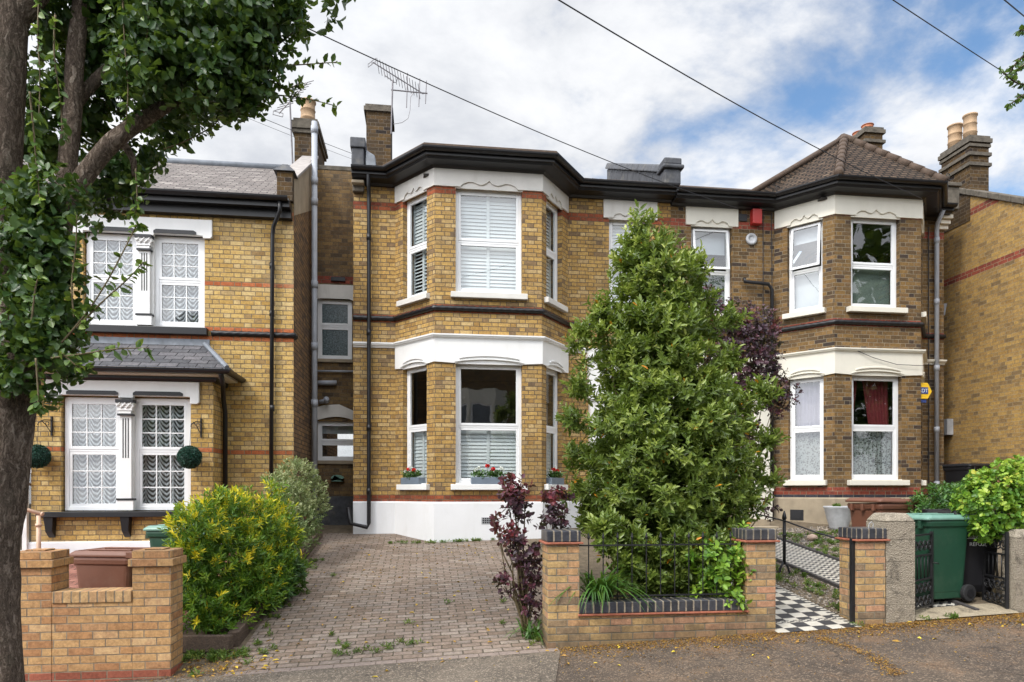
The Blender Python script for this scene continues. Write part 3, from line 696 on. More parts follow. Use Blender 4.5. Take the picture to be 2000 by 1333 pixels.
window(h1, FL, .232, .93, *WU, 6.15, up='shutter', low='shutter_open', sillw=.09)
window(h1, FC, .377, 1.591, *WU, 6.15, up='shutter', low='shutter', sillw=.09)
window(h1, FRr, .19, .86, *WU, 6.15, up='shutter', low='shutter', sillw=.09)
window(h1, FM, .84, 1.69, 5.23, 7.05, 6.12, up='shutter', low='shutter', sill='white')
PB = P1[1:5]
b = MB(); e = .016
for f, a0, a1 in ((FL, .232, .93), (FC, .377, 1.591), (FRr, .19, .86)):
    s0 = -e if f is not FL else .02; s1 = f.L+e if f is not FRr else f.L-.02
    arch_band(b, f, s0, s1, [(a0, a1)], 3.93, 4.34)
    b.lbox(f, a0-.01, a1+.01, -.02, .006, 3.90, 4.08)
    label_arch(b, f, a0+.06, a1-.06, 3.985, .055, .03, .055); label_arch(b, f, a0-.03, a1+.03, 3.925, .055, .02, .045)
b.build('ground_floor_band', M['white'], h1, bevel=.004)
b = MB(); b.sweep(P1, [(0, 4.335), (.028, 4.335), (.036, 4.36), (.07, 4.375), (.075, 4.395), (.09, 4.40), (.09, 4.425), (0, 4.44)])
b.build('cornice', M['white'], h1)
b = MB()
for f, a0, a1 in ((FL, .232, .93), (FC, .377, 1.591), (FRr, .19, .86)):
    s0 = -e if f is not FL else .02; s1 = f.L+e if f is not FRr else f.L-.02
    ogee_lintel(b, f, s0, s1, a0+.04, a1-.04, 7.09, 7.45)
    b.lbox(f, a0-.01, a1+.01, -.02, .006, 7.07, 7.28)
b.build('lintel', M['whitelint'], h1, bevel=.004); b = MB()
ogee_lintel(b, FM, .72, 1.83, .88, 1.65, 7.04, 7.40); b.lbox(FM, .83, 1.70, -.02, .006, 7.02, 7.23)
b.build('lintel', M['whitelint'], h1, bevel=.004)
b = MB()
b.sweep(P1[:5]+[(3.2, 13.24)], [(-.02, .3), (.03, .3), (.03, 1.385), (.012, 1.41), (-.02, 1.41)]); b.build('plinth', M['plinth'], h1)
rope(offset(P1, .025), 4.895).build('rope_moulding', M['black'], h1, smooth=True)
b = MB(); b.sweep(P1, EAVE(7.40)); b.build('eaves', M['black'], h1)
gutter(P1, 7.60, h1)
RP = lambda y: 7.585+(y-12.88)*.478
b = MB(); b.face([(-1.15, 12.88, 7.585), (4.72, 12.88, 7.585), (4.72, 17, RP(17)), (-1.15, 17, RP(17))])
b.face([(-1.15, 17, RP(17)), (4.72, 17, RP(17)), (4.72, 21.2, 7.6), (-1.15, 21.2, 7.6)])
b.build('roof', M['tile'], h1)
b = MB()
E1 = offset(P1[1:5], .41)
A1 = [(.25, 14.0, 8.13), (1.95, 14.0, 8.13)]
q = [(x, y, 7.60) for x, y in E1]
q2 = [(x, y, 7.66) for x, y in offset(P1[1:5], .40)]
for i in range(3): b.face([q[i], q[i+1], q2[i+1], q2[i]])
b.face([q2[0], q2[1], A1[0]]); b.face([q2[1], q2[2], A1[1], A1[0]]); b.face([q2[2], q2[3], A1[1]])
b.build('bay_roof', M['ridge'], h1)
# pier and cap at the left end of the eaves
b = MB(); b.box(-1.325, -1.10, 12.98, 13.3, 7.62, 8.0, 1); b.box(-1.35, -1.07, 12.95, 13.34, 8.0, 8.19, 1)
b.box(-1.322, -1.11, 13.04, 13.24, 7.42, 7.62, 0); b.box(-1.322, -1.11, 13.12, 13.24, 7.25, 7.42, 0); b.box(-1.33, -1.10, 13.0, 13.26, 7.36, 7.42, 2)
b.hexa([(-1.07, 13.02, 7.6), (-.86, 13.02, 7.55), (-.86, 13.2, 7.6), (-1.07, 13.2, 7.6), (-1.07, 13.02, 8.0), (-.9, 13.02, 7.9), (-.9, 13.2, 7.9), (-1.07, 13.2, 8.0)], 3)
b.build('kneeler', [M['cap'], M['darkcap'], M['cement'], M['lead']], h1, bevel=.02)
b = MB(); b.sweep([(-1.32, 13.3), (-1.2, 13.3)], [(0, 0), (.1, 0), (.1, .1)]);
b = MB()
for k in range(9):
    y0 = 13.3+k*.42; b.hexa([(-1.36, y0, RP(y0)-.1), (-1.08, y0, RP(y0)-.1), (-1.08, y0+.41, RP(y0+.41)-.1), (-1.36, y0+.41, RP(y0+.41)-.1), (-1.36, y0, RP(y0)+.22), (-1.08, y0, RP(y0)+.22), (-1.08, y0+.41, RP(y0+.41)+.22), (-1.36, y0+.41, RP(y0+.41)+.22)])
b.build('parapet', M['lead'], h1)
chimney(h1, -1.22, -.70, 15.0, 15.75, 8.2, 9.92, M['brickstack'], [], capm='cap')
# recessed link wall with two windows
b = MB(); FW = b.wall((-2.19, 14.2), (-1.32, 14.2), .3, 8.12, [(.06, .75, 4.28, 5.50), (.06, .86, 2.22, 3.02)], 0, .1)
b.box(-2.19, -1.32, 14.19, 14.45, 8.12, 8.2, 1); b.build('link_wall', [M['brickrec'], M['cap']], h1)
window(h1, FW, .06, .75, 4.28, 5.50, 4.96, up=None, low=None, sill='cement', set_=.06, glassmat=('frosted', 'frosted'), fw=.045, sillw=.02, sillh=.07, silld=.05)
window(h1, FW, .06, .86, 2.22, 3.02, 2.60, up='roller', low=None, sill='cement', set_=.06, fw=.045, sillw=.0, sillh=.07, silld=.04)
b = MB(); b.lpoly(FW, [(.0, 5.78), (.0, 5.53), (.06, 5.47), (.12, 5.50), (.70, 5.50), (.76, 5.47), (.86, 5.53), (.86, 5.78)], -.02, .04); b.build('recess_lintel', M['whitelint'], h1); b = MB()
b.lpoly(FW, [(.0, 3.28), (.0, 3.0)]+[(.02+.84*k/10, 3.02+.09*math.sin(math.pi*k/10)) for k in range(11)]+[(.86, 3.0), (.86, 3.20), (.5, 3.36), (.2, 3.34)], -.02, .035)
b.build('recess_lintel', M['whitelint'], h1)
b = MB(); b.lbox(FW, .0, .86, 0, .03, .3, 1.5); b.build('recess_plinth', M['darkcap'], h1)
b = MB(); b.tube([FW.pt(.05, .06, 4.02), FW.pt(.86, .06, 4.03)], .022, 10); b.build('waste_pipe', M['grey'], h1, smooth=True); b = MB(); b.tube([FW.pt(.05, .07, 3.78), FW.pt(.45, .07, 3.79)], .05, 12); b.build('waste_pipe', M['grey'], h1, smooth=True); b = MB(); b.tube([FW.pt(.12, .07, 3.40), FW.pt(.26, .10, 3.42)], .04, 12)
b.tube([FW.pt(.26, .10, 3.42), FW.pt(.27, .22, 3.44)], .055, 12)
b.build('waste_pipe', M['grey'], h1, smooth=True)
b = MB(); b.lbox(FW, .34, .62, .0, .05, 5.86, 5.94); b.build('air_vent', M['binblack'], h1)
b = MB(); b.lpoly(FW, [(.47+.13*math.cos(a), 1.86+.07*math.sin(a)) for a in [math.pi*k/8 for k in range(9)]]+[(.34, 1.80), (.60, 1.80)][::-1], 0, .1)
b.build('vent_cowl', M['bingreenlid'], h1)
# black downpipe
px_ = -1.02
pipe([(px_, 12.92, 7.5), (px_, 13.12, 7.28), (px_, 13.14, 7.1), (px_, 13.14, 1.4), (px_, 13.13, 1.0), (-1.05, 13.12, .92), (-1.36, 13.08, 1.0), (-1.40, 13.1, 1.3)], .038, h1, M['black'],
     collars=[((px_, 13.14, z), .12) for z in (6.4, 4.6, 2.8, 1.6)])
b = MB()
for k in range(6):
    for j in range(3): b.lbox(FC, .86+k*.04, .89+k*.04, .03, .036, 1.02+j*.036, 1.045+j*.036)
b.lbox(FC, .84, 1.10, .02, .033, 1.0, 1.13, 1); b.build('air_brick', [M['binblack'], M['galv']], h1)
# ------------------------------------------------ house 2
h2 = thing('brick_house', 'brown brick house on the right with tiled pyramid roof over its cream-banded bay', 'house', (8.0, 13.3, .9), 'Victorian houses in the row')
P2 = [(4.95, 13.24), (7.16, 13.24), (7.926, 12.35), (9.76, 12.35), (10.5, 13.24), (11.0, 13.24)]
V1 = (1.83, 3.88); V2 = (5.2, 6.98)
hs = {0: [(.43, 1.30, 5.23, 7.0), (.25, 1.65, .5, 3.5)], 1: [(.29, .97, *V1), (.27, .95, *V2)], 2: [(.36, 1.42, *V1), (.345, 1.38, *V2)], 3: [(.25, .9, *V1), (.25, .9, *V2)]}
frs = front(h2, P2, .3, 7.5, M['brick2'], hs, [
    [(11.0, 13.24, .3), (11.0, 13.24, 7.5), (11.0, 17, 9.5), (11.0, 21, 7.5), (11.0, 21, .3)],
    [(4.95, 21, .3), (4.95, 21, 7.5), (11, 21, 7.5), (11, 21, .3)]])
GM, GL, GC, GR, GE = frs
window(h2, GM, .43, 1.30, 5.23, 7.0, 6.1, up='roller', low='venetian', sill='cream', tilt=.10)
window(h2, GL, .29, .97, *V1, 2.85, up='palecurt', low='lace', sill='cream', sillw=.07, silld=.11)
window(h2, GC, .36, 1.42, *V1, 2.85, up='redcurt', low='lace', sill='cream', sillw=.10, silld=.11)
window(h2, GR, .25, .9, *V1, 2.85, up='palecurt', low='lace', sill='cream')
window(h2, GL, .27, .95, *V2, 6.05, up='halfblind', low='rollerfull', sill='cream', tilt=.10, sillw=.07, silld=.11)
window(h2, GC, .345, 1.38, *V2, 6.05, up=None, low='venetian', sill='cream', sillw=.10, silld=.11)
window(h2, GR, .25, .9, *V2, 6.05, up=None, low='venetian', sill='cream')
b = MB()
for f, a0, a1 in ((GL, .29, .97), (GC, .36, 1.42), (GR, .25, .9)):
    s0 = -e if f is not GL else .02; s1 = f.L+e if f is not GR else f.L-.02
    arch_band(b, f, s0, s1, [(a0, a1)], 3.89, 4.30)
    b.lbox(f, a0-.01, a1+.01, -.02, .006, 3.86, 4.04)
    label_arch(b, f, a0+.06, a1-.06, 3.95, .055, .03, .055); label_arch(b, f, a0-.03, a1+.03, 3.89, .055, .02, .045)
b.build('ground_floor_band', M['cream'], h2, bevel=.004)
b = MB(); b.sweep(P2, [(0, 4.29), (.028, 4.29), (.036, 4.32), (.07, 4.335), (.075, 4.355), (.09, 4.36), (.09, 4.385), (0, 4.40)]); b.build('cornice', M['cream'], h2)
b = MB()
for f, a0, a1 in ((GL, .27, .95), (GC, .345, 1.38), (GR, .25, .9)):
    s0 = -e if f is not GL else .02; s1 = f.L+e if f is not GR else f.L-.02
    ogee_lintel(b, f, s0, s1, a0+.04, a1-.04, 6.98, 7.38); b.lbox(f, a0-.01, a1+.01, -.02, .006, 6.95, 7.16)
b.build('lintel', M['cream'], h2, bevel=.004); b = MB()
ogee_lintel(b, GM, .31, 1.42, .47, 1.26, 6.99, 7.38); b.lbox(GM, .42, 1.31, -.02, .006, 6.97, 7.18)
b.build('lintel', M['cream'], h2, bevel=.004)
b = MB(); b.sweep([(6.7, 13.24)]+P2[1:], [(-.02, .3), (.035, .3), (.035, 1.45), (.01, 1.48), (-.02, 1.48)]); b.build('plinth', M['cement'], h2)
b = MB(); b.sweep([(7.05, 13.24)]+P2[1:], [(-.02, 1.48), (.012, 1.48), (.012, 1.53), (-.02, 1.53)]); b.build('damp_course', M['bluecourse'], h2)
rope(offset(P2, .025), 4.89).build('rope_moulding', M['black'], h2, smooth=True)
b = MB(); b.sweep(P2[:5]+[(10.95, 13.24)], EAVE(7.35)); b.build('eaves', M['black'], h2)
gutter(P2[:5]+[(10.95, 13.24)], 7.55, h2)
RQ = lambda y: 7.545+(y-12.88)*.485
b = MB(); b.face([(5.0, 12.86, 7.535), (11.0, 12.86, 7.535), (11.0, 17, RQ(17)), (5.0, 17, RQ(17))]); b.face([(5., 17, RQ(17)), (11., 17, RQ(17)), (11., 21.2, 7.6), (5., 21.2, 7.6)])
b.build('roof', M['tile'], h2)
# double-roman tile rolls along the eaves course
b = MB()
for k in range(38):
    x = 5.08+k*.155
    if x < 7.3 or x > 10.4: b.tube([(x, 12.85, 7.55), (x, 13.9, 7.55+1.05*.485)], .026, 6)
b.build('tile_rolls', M['ridge'], h2, smooth=True)
b = MB()
for k in range(37):
    x = -1.0+k*.155
    if x < -.5 or x > 2.95: b.tube([(x, 12.85, 7.60), (x, 13.9, 7.60+1.05*.478)], .026, 6)
b.build('tile_rolls', M['ridge'], h1, smooth=True)
# pyramid roof over the bay
E2 = [(x, y, 7.55) for x, y in offset(P2[1:5], .42)]
AP = (8.85, 13.45, 9.10); AB = (8.85, 16.4, 9.10)
VL = (E2[0][0]-.35, 13.0, 7.57); VR = (E2[3][0]+.35, 13.0, 7.57)
b = MB(); b.face([E2[1], E2[2], AP]); b.face([VL, E2[0], E2[1], AP]); b.face([VL, AP, AB]); b.face([E2[2], E2[3], VR, AP]); b.face([VR, AB, AP])
b.build('bay_roof', M['tile'], h2)
b = MB()
for a, c in ((E2[1], AP), (E2[2], AP), (AP, AB)):
    n = 9
    for k in range(n):
        p0 = [a[i]+(c[i]-a[i])*k/n for i in range(3)]; p1 = [a[i]+(c[i]-a[i])*(k+1)/n for i in range(3)]
        b.tube([p0, p1], [.095, .08], 8)
b.tube([VL, AP], .06, 8)
b.build('hip_tiles', M['ridge'], h2, smooth=True)
for pp in (E2[2], (7.05, 12.95, 7.6)):
    b = MB(); b.tube([(pp[0]+.02*k/3+.06*math.cos(k*.6), pp[1]-.03, pp[2]+.08+.06*math.sin(k*.6)) for k in range(10)], .008, 6); b.build('hip_iron', M['iron'], h2, smooth=True)
# party parapet with rendered cap
b = MB(); n = 9
for k in range(n):
    y0 = 13.2+(17.2-13.2)*k/n; y1 = 13.2+(17.2-13.2)*(k+1)/n-.02
    z0, z1 = RQ(y0), RQ(y1)
    b.hexa([(4.70, y0, z0-.2), (5.0, y0, z0-.2), (5.0, y1, z1-.2), (4.70, y1, z1-.2), (4.70, y0, z0+.30), (5.0, y0, z0+.30), (5.0, y1, z1+.30), (4.70, y1, z1+.30)])
    b.hexa([(4.64, y0, z0+.30), (5.06, y0, z0+.30), (5.06, y1, z1+.30), (4.64, y1, z1+.30), (4.70, y0, z0+.46), (5.0, y0, z0+.46), (5.0, y1, z1+.46), (4.70, y1, z1+.46)])
b.box(4.68, 5.02, 12.86, 13.18, 7.62, 7.92); b.box(4.63, 5.07, 12.80, 13.20, 7.92, 8.0); b.box(4.67, 5.03, 12.84, 13.19, 8.0, 8.14)
b.build('party_parapet', M['darkcap'], h2, bevel=.03)
b = MB(); b.box(10.80, 11.12, 12.95, 13.28, 7.5, 7.96, 0); b.box(10.78, 11.14, 12.9, 13.3, 7.96, 8.04, 0)
for k in range(6):
    y0 = 13.3+k*.6; b.hexa([(10.84, y0, RQ(y0)-.1), (11.12, y0, RQ(y0)-.1), (11.12, y0+.6, RQ(y0+.6)-.1), (10.84, y0+.6, RQ(y0+.6)-.1), (10.84, y0, RQ(y0)+.3), (11.12, y0, RQ(y0)+.3), (11.12, y0+.6, RQ(y0+.6)+.3), (10.84, y0+.6, RQ(y0+.6)+.3)])
for k, o in enumerate((.06, .13, .2)): b.box(10.82, 11.06, 13.24-o, 13.26, 7.16+.09*k, 7.25+.09*k, 1)
b.build('kneeler', [M['cap'], M['cream']], h2, bevel=.015)
chimney(h2, 10.55, 11.0, 15.2, 16.2, 8.6, 10.35, M['brickstack'], [(10.78, 15.45, .13, .2, 'terrared'), (10.78, 15.8, .13, .2, 'terrared')], courses=[(10.0, .07, .05)])
pipe([(10.72, 12.92, 7.45), (10.74, 13.1, 7.25), (10.76, 13.15, 7.1), (10.76, 13.15, 1.2)], .045, h2, M['grey'], collars=[((10.76, 13.15, z), .12) for z in (6.9, 5.6, 4.2, 2.9, 1.75)])
pipe([(6.47, 13.14, 5.93), (6.47, 13.14, 5.86), (6.98, 13.14, 5.83), (7.06, 13.14, 5.72), (7.06, 13.14, 1.0)], .036, h2, M['black'], collars=[((7.06, 13.14, z), .1) for z in (5.0, 3.4, 2.2)])
b = MB(); b.tube([(6.9, 13.2, 7.3), (6.9, 13.2, 4.6)], .008, 6); b.tube([(7.08, 13.2, 7.3), (7.1, 13.2, 5.0), (7.3, 13.0, 4.98)], .008, 6)
b.tube([(10.62, 13.21, 7.2), (10.62, 13.21, 1.4)], .01, 6); b.tube([(8.3, 12.3, 4.36), (8.7, 12.28, 4.2), (9.2, 12.28, 4.08), (9.76, 12.27, 4.07)], .006, 6)
b.build('wall_cable', M['cable'], h2)
ab = MB(); ab.box(6.63, 6.83, 13.10, 13.24, 7.04, 7.34); a_ = ab.build('alarm_box', M['redbox'], h2, bevel=.01); tag(a_, 'red alarm box')
ab = MB(); ab.box(6.38, 6.56, 13.21, 13.245, 7.12, 7.26); ab.build('air_vent', M['binblack'], h2)
ab = MB(); ab.lathe((0, 0, 0), [(.12, 0), (.12, .03), (.075, .05), (.06, .02), (.02, .03)], 20); V_ = ab.v; ab.v = [(6.66+x, 13.24-z, 6.76+y) for x, y, z in V_]; ab.build('extractor_vent', M['galv'], h2, smooth=True)
ab = MB(); ab.lbox(GL, .38, .56, .03, .05, 1.05, 1.2); ab.lbox(GL, .34, .60, .03, .042, 1.02, 1.23)
ab.build('air_brick', M['binblack'], h2)
# yellow alarm box on the flank of the bay
FA = Fr((9.70, 12.47), (10.02, 12.47))
ab = MB(); ab.lpoly(FA, [(.03, 3.44), (.27, 3.44), (.36, 3.59), (.27, 3.76), (.03, 3.76)], -.04, .05); ax = ab.build('alarm_box', M['yelbox'], h2, bevel=.008); tag(ax, 'yellow alarm box with blue lettered panel')
ab = MB(); ab.lbox(FA, .05, .27, .051, .056, 3.54, 3.67); ab.lbox(FA, .03, .25, -.03, .03, 3.37, 3.435); ab.build('lettered_panel', M['bluebox'], ax)
def text(s, size, fr, s0, d, z0, parent, mat, name='lettering', spacing=1.):
    c = bpy.data.curves.new('t', 'FONT'); c.body = s; c.size = size; c.extrude = .001; c.align_x = 'CENTER'; c.space_character = spacing
    o = bpy.data.objects.new('t', c); COL.objects.link(o); bpy.context.view_layer.update()
    me = bpy.data.meshes.new_from_object(o.evaluated_get(bpy.context.evaluated_depsgraph_get()))
    bpy.data.objects.remove(o); org = ORG[parent.name]
    for v in me.vertices:
        p = fr.pt(s0+v.co.x, d+v.co.z, z0+v.co.y); v.co = (p[0]-org[0], p[1]-org[1], p[2]-org[2])
    me.materials.clear(); me.materials.append(mat); n = bpy.data.objects.new(name, me); COL.objects.link(n); n.parent = parent; ORG[n.name] = org; return n
text('ADT', .105, FA, .16, .058, 3.568, ax, M['ink'])

# ------------------------------------------------ porches (white for house 1, cream for house 2)
def porch(h, fr, s0, s1, dz, mat, lw, rw, doorcol, base):
    b = MB()
    for a, c in ((s0-lw, s0), (s1, s1+rw)):
        b.lbox(fr, a, c, -.1, .16, base, 3.5); b.lbox(fr, a-.03, c+.03, -.05, .20, base, base+.75); b.lbox(fr, a-.05, c+.05, -.05, .22, base+.75, base+.83); b.lbox(fr, a-.04, c+.04, -.05, .21, 3.4, 3.5)
    b.lbox(fr, s0-lw-.03, s1+rw+.03, -.1, .18, 3.5, 4.2); b.lbox(fr, s0-lw-.06, s1+rw+.06, -.1, .25, 4.2, 4.3)
    b.lbox(fr, s0-.02, s0, -1.0, -.1, base, 3.5); b.lbox(fr, s1, s1+.02, -1.0, -.1, base, 3.5); b.lbox(fr, s0, s1, -1.0, -.12, 3.45, 3.52)
    b.build('porch', M[mat], h, bevel=.006)
    d = MB(); d.lbox(fr, s0+.14, s1-.14, -1.0, -.96, base, 3.0)
    for zz in (base+.15, base+1.0):
        for k in (0, 1): L = (s1-s0-.28)/2; d.lbox(fr, s0+.2+k*L, s0+.08+(k+1)*L, -.96, -.945, zz, zz+.7)
    dd = d.build('door', doorcol, h, bevel=.004)
    k = MB(); k.lathe((0, 0, 0), [(.03, 0), (.035, .02), (.02, .05)], 12); q = fr.pt(s0+.25, -.95, base+1.0); k.v = [(q[0]+x, q[1]-z, q[2]+y) for x, y, z in k.v]; k.build('handle', M['galv'], dd)
    t_ = MB(); t_.lbox(fr, s0, s0+.14, -1., -.94, base, 3.45); t_.lbox(fr, s1-.14, s1, -1., -.94, base, 3.45); t_.lbox(fr, s0+.14, s1-.14, -1., -.94, 3.0, 3.1); t_.build('door_frame', M[mat], h)
    g_ = MB(); g_.lbox(fr, s0+.14, s1-.14, -.99, -.98, 3.1, 3.45); g_.build('fanlight', M['frosted'], h)
porch(h1, FM, .72, 1.85, 0, 'white', .30, .22, plain('navy_door', (.02, .03, .06), .4), .7)
porch(h2, GM, .36, 1.70, 0, 'cream', .25, .34, plain('dark_red_door', (.12, .02, .02), .4), .85)
st = MB(); st.box(3.5, 4.8, 12.2, 13.3, .3, .80); st.box(3.5, 4.8, 12.55, 13.3, .80, .93); st.build('door_step', M['cement'], h1, bevel=.01)
st = MB(); st.box(5.25, 6.7, 12.2, 13.3, .3, .93); st.box(5.25, 6.7, 12.55, 13.3, .93, 1.05); st.build('door_step', M['cement'], h2, bevel=.01)

# ------------------------------------------------ left house
h3 = thing('brick_house', 'pale yellow brick house on the left with white mullioned windows and slate roof', 'house', (-5, 12.0, .5), 'Victorian houses in the row')
b = MB()
FU = b.wall((-9.5, 12.0), (-2.19, 12.0), -.2, 6.5, [(3.97, 5.87, 4.32, 5.90), (2.0, 3.42, .5, 3.0)], 0, .12)
b.face([(-9.5, 12, 6.5), (-9.5, 14.3, 8.1), (-9.5, 18, 6), (-9.5, 18, -.2), (-9.5, 12, -.2)])
b.build('wall', M['brick3'], h3)
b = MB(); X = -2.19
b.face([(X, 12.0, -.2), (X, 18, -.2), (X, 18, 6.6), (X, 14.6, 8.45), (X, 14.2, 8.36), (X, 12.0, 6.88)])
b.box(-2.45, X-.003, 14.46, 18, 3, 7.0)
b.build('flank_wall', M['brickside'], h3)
b = MB(); FB = b.wall((-6.0, 11.4), (-3.32, 11.4), -.2, 3.36, [(.43, 2.34, 1.28, 3.09)], 0, .12)
b.wall((-3.32, 11.4), (-3.32, 12.0), -.2, 3.36); b.wall((-6.0, 12.0), (-6.0, 11.4), -.2, 3.36)
b.build('bay_wall', M['brick3'], h3)
for fr, (a, c, d_, e_), z0, z1, mid in ((FU, (3.99, 4.81, 5.06, 5.85), 4.34, 5.86, 5.12), (FB, (.45, 1.30, 1.48, 2.32), 1.30, 3.07, 2.24)):
    window(h3, fr, a, c, z0, z1, mid, up='net', low='net', frame='upvc', sill=None, bars=(3, 3), set_=.07, fw=.06)
    window(h3, fr, d_, e_, z0, z1, mid, up='net', low='net', frame='upvc', sill=None, bars=(3, 3), set_=.07, fw=.06)
    m_ = (c+d_)/2; wd = (d_-c)/2-.01
    b = MB(); b.lbox(fr, c, d_, -.12, -.02, z0, z1); b.lbox(fr, m_-.085, m_+.085, -.02, .05, z0, z1-.28); b.lbox(fr, m_-.12, m_+.12, -.02, .07, z0, z0+.16)
    for j, (zz, r) in enumerate(((0, .09), (.045, .11), (.09, .10), (.13, .13))): b.lbox(fr, m_-r, m_+r, -.02, .04+r*.45, z1-.26+zz, z1-.26+zz+.04)
    for k in range(9): q = fr.pt(m_-.11+.0275*k, .085, z1-.15+.03*math.sin(k*2.1)); b.tube([q, (q[0]+.02, q[1]-.02, q[2]+.035)], .017, 6)
    col_ = b.build('mullion_column', M['white'], h3, bevel=.006)
    for ww, dd_, za, zb_ in ((.13, .115, z1-.09, z1-.04), (.11, .09, z1-.29, z1-.262), (.13, .08, z0+.16, z0+.19)):
        b = MB(); b.lbox(fr, m_-ww, m_+ww, -.02, dd_, za, zb_); b.build('black_moulding', M['black'], col_)
    for k in (-1, 0, 1): b = MB(); b.lbox(fr, m_-.008+k*.038, m_+.008+k*.038, .045, .053, z1-.95, z1-.33); b.build('flute', M['black'], col_)
def beam(fr, s0, s1, o0, o1, m0, m1, zb, zt, drop, name='lintel'):
    b = MB(); b.lpoly(fr, [(s0, zt), (s0, zb-drop), (o0, zb-drop), (o0, zb), (m0-.02, zb), (m0-.02, zb-.03), (m1+.02, zb-.03), (m1+.02, zb), (o1, zb), (o1, zb-drop), (s1-.03, zb-drop), (s1, zb-drop+.03), (s1, zt)], -.02, .05)
    lt = b.build(name, M['white'], h3, bevel=.008)
    for a, c in ((o0+.1, m0-.02), (m1+.02, o1-.1)):
        k = MB(); k.lpoly(fr, [(a, zb+.012), (c, zb+.012), (c, zb+.05), (c-.04, zb+.075), (a+.04, zb+.075), (a, zb+.05)], .04, .065); k.build('black_trim', M['black'], lt)
beam(FU, 3.83, 6.0, 3.99, 5.85, 4.81, 5.06, 5.86, 6.13, .04)
beam(FB, .22, 2.48, .43, 2.34, 1.30, 1.48, 3.09, 3.325, .11)
b = MB(); b.lbox(FU, 3.9, 5.93, -.1, .10, 4.20, 4.32); s_ = b.build('sill', M['black'], h3, bevel=.008)
b = MB(); b.lbox(FB, .13, 2.42, -.1, .14, 1.20, 1.285)
for q in (.30, 1.40, 2.30): b.lpoly(Fr(FB.pt(q-.06, 0, 0)[:2], FB.pt(q-.06, -1, 0)[:2]), [], 0, 0) if False else b.hexa([FB.pt(q-.05, .10, .98), FB.pt(q+.05, .10, .98), FB.pt(q+.05, 0, .88), FB.pt(q-.05, 0, .88), FB.pt(q-.07, .12, 1.20), FB.pt(q+.07, .12, 1.20), FB.pt(q+.07, 0, 1.20), FB.pt(q-.07, 0, 1.20)])
b.build('sill', M['black'], h3, bevel=.006)
b = MB(); b.sweep([(-6.0, 12.0), (-6.0, 11.4), (-3.32, 11.4), (-3.32, 12.0), (-2.19, 12.0), (-2.19, 13.5)], [(-.02, -.2), (.035, -.2), (.035, .80), (.01, .82), (-.02, .82)]); b.build('plinth', M['plinth'], h3)
rope([(-3.52, 11.99), (-2.18, 11.99), (-2.18, 12.12)], 4.25).build('rope_moulding', M['black'], h3, smooth=True)
b = MB(); b.box(-9.6, -2.21, 11.74, 12.06, 6.33, 6.45); b.box(-9.6, -2.21, 11.88, 12.02, 6.20, 6.33); b.build('eaves', M['black'], h3)
gutter([(-9.6, 12.0), (-2.22, 12.0)], 6.47, h3, o=.32)
b = MB(); b.face([(-9.6, 11.70, 6.46), (-2.42, 11.70, 6.46), (-2.42, 14.3, 8.12), (-9.6, 14.3, 8.12)]); b.face([(-9.6, 14.3, 8.12), (-2.42, 14.3, 8.12), (-2.42, 18, 6.), (-9.6, 18, 6.)])
b.build('roof', M['slate'], h3)
b = MB(); b.tube([(-9.6, 14.3, 8.13), (-2.42, 14.3, 8.13)], .08, 8); b.build('ridge_tiles', M['lead'], h3, smooth=True)
b = MB(); b.box(-2.44, -2.185, 11.88, 12.1, 6.5, 6.98, 0)
b.face([(-2.185, 12.1, 6.5), (-2.185, 14.6, 8.1), (-2.185, 14.6, 8.46), (-2.185, 12.1, 6.98)], 2)
b.hexa([(-2.49, 11.83, 6.98), (-2.14, 11.83, 6.98), (-2.14, 12.15, 6.98), (-2.49, 12.15, 6.98), (-2.36, 11.92, 7.12), (-2.27, 11.92, 7.12), (-2.27, 12.05, 7.12), (-2.36, 12.05, 7.12)], 1)
for k in range(8):
    y0 = 12.14+k*.3; z = 6.96+(y0-12.1)*.63; y1 = y0+.29; z1 = 6.96+(y1-12.1)*.63
    b.hexa([(-2.46, y0, z), (-2.15, y0, z), (-2.15, y1, z1), (-2.46, y1, z1), (-2.46, y0, z+.05), (-2.15, y0, z+.05), (-2.15, y1, z1+.05), (-2.46, y1, z1+.05)], 3)
b.face([(-2.44, 12.1, 6.4), (-2.44, 14.6, 8.0), (-2.44, 14.6, 8.46), (-2.44, 12.1, 6.98)], 2)
b.build('gable_parapet', [M['brickstack'], M['darkcap'], M['cement'], plain('coping_slates', (.33, .30, .28), .8, .2, 12, dirt=.3)], h3)
# sloping render patch below the coping on the flank
b = MB(); b.face([(X+.006, 12.02, 6.30), (X+.006, 14.1, 7.25), (X+.006, 14.1, 8.24), (X+.006, 12.02, 6.92)]); b.build('render_patch', M['cement'], h3)
chimney(h3, -2.62, -2.18, 14.45, 15.6, 7.6, 9.22, M['brickstack'], [(-2.40, 14.75, .15, .55, 'terra'), (-2.40, 15.25, .15, .35, 'terra')], courses=[(8.95, .07, .04), (9.03, .06, .07)])
b = MB(); b.face([(-6.15, 11.08, 3.50), (-3.03, 11.08, 3.50), (-3.62, 11.99, 4.04), (-5.6, 11.99, 4.04)]); b.face([(-3.03, 11.08, 3.50), (-3.03, 11.99, 3.50), (-3.62, 11.99, 4.04)]); b.face([(-6.15, 11.99, 3.50), (-6.15, 11.08, 3.50), (-5.6, 11.99, 4.04)])
b.build('bay_roof', M['slatebay'], h3)
b = MB(); b.tube([(-3.02, 11.07, 3.52), (-3.62, 11.98, 4.06)], .04, 6); b.lbox(FU, 3.85, 5.95, 0, .02, 4.02, 4.14); b.build('flashing', M['lead'], h3)
b = MB(); bp = [(-6.0, 12.0), (-6.0, 11.4), (-3.32, 11.4), (-3.32, 12.0)]
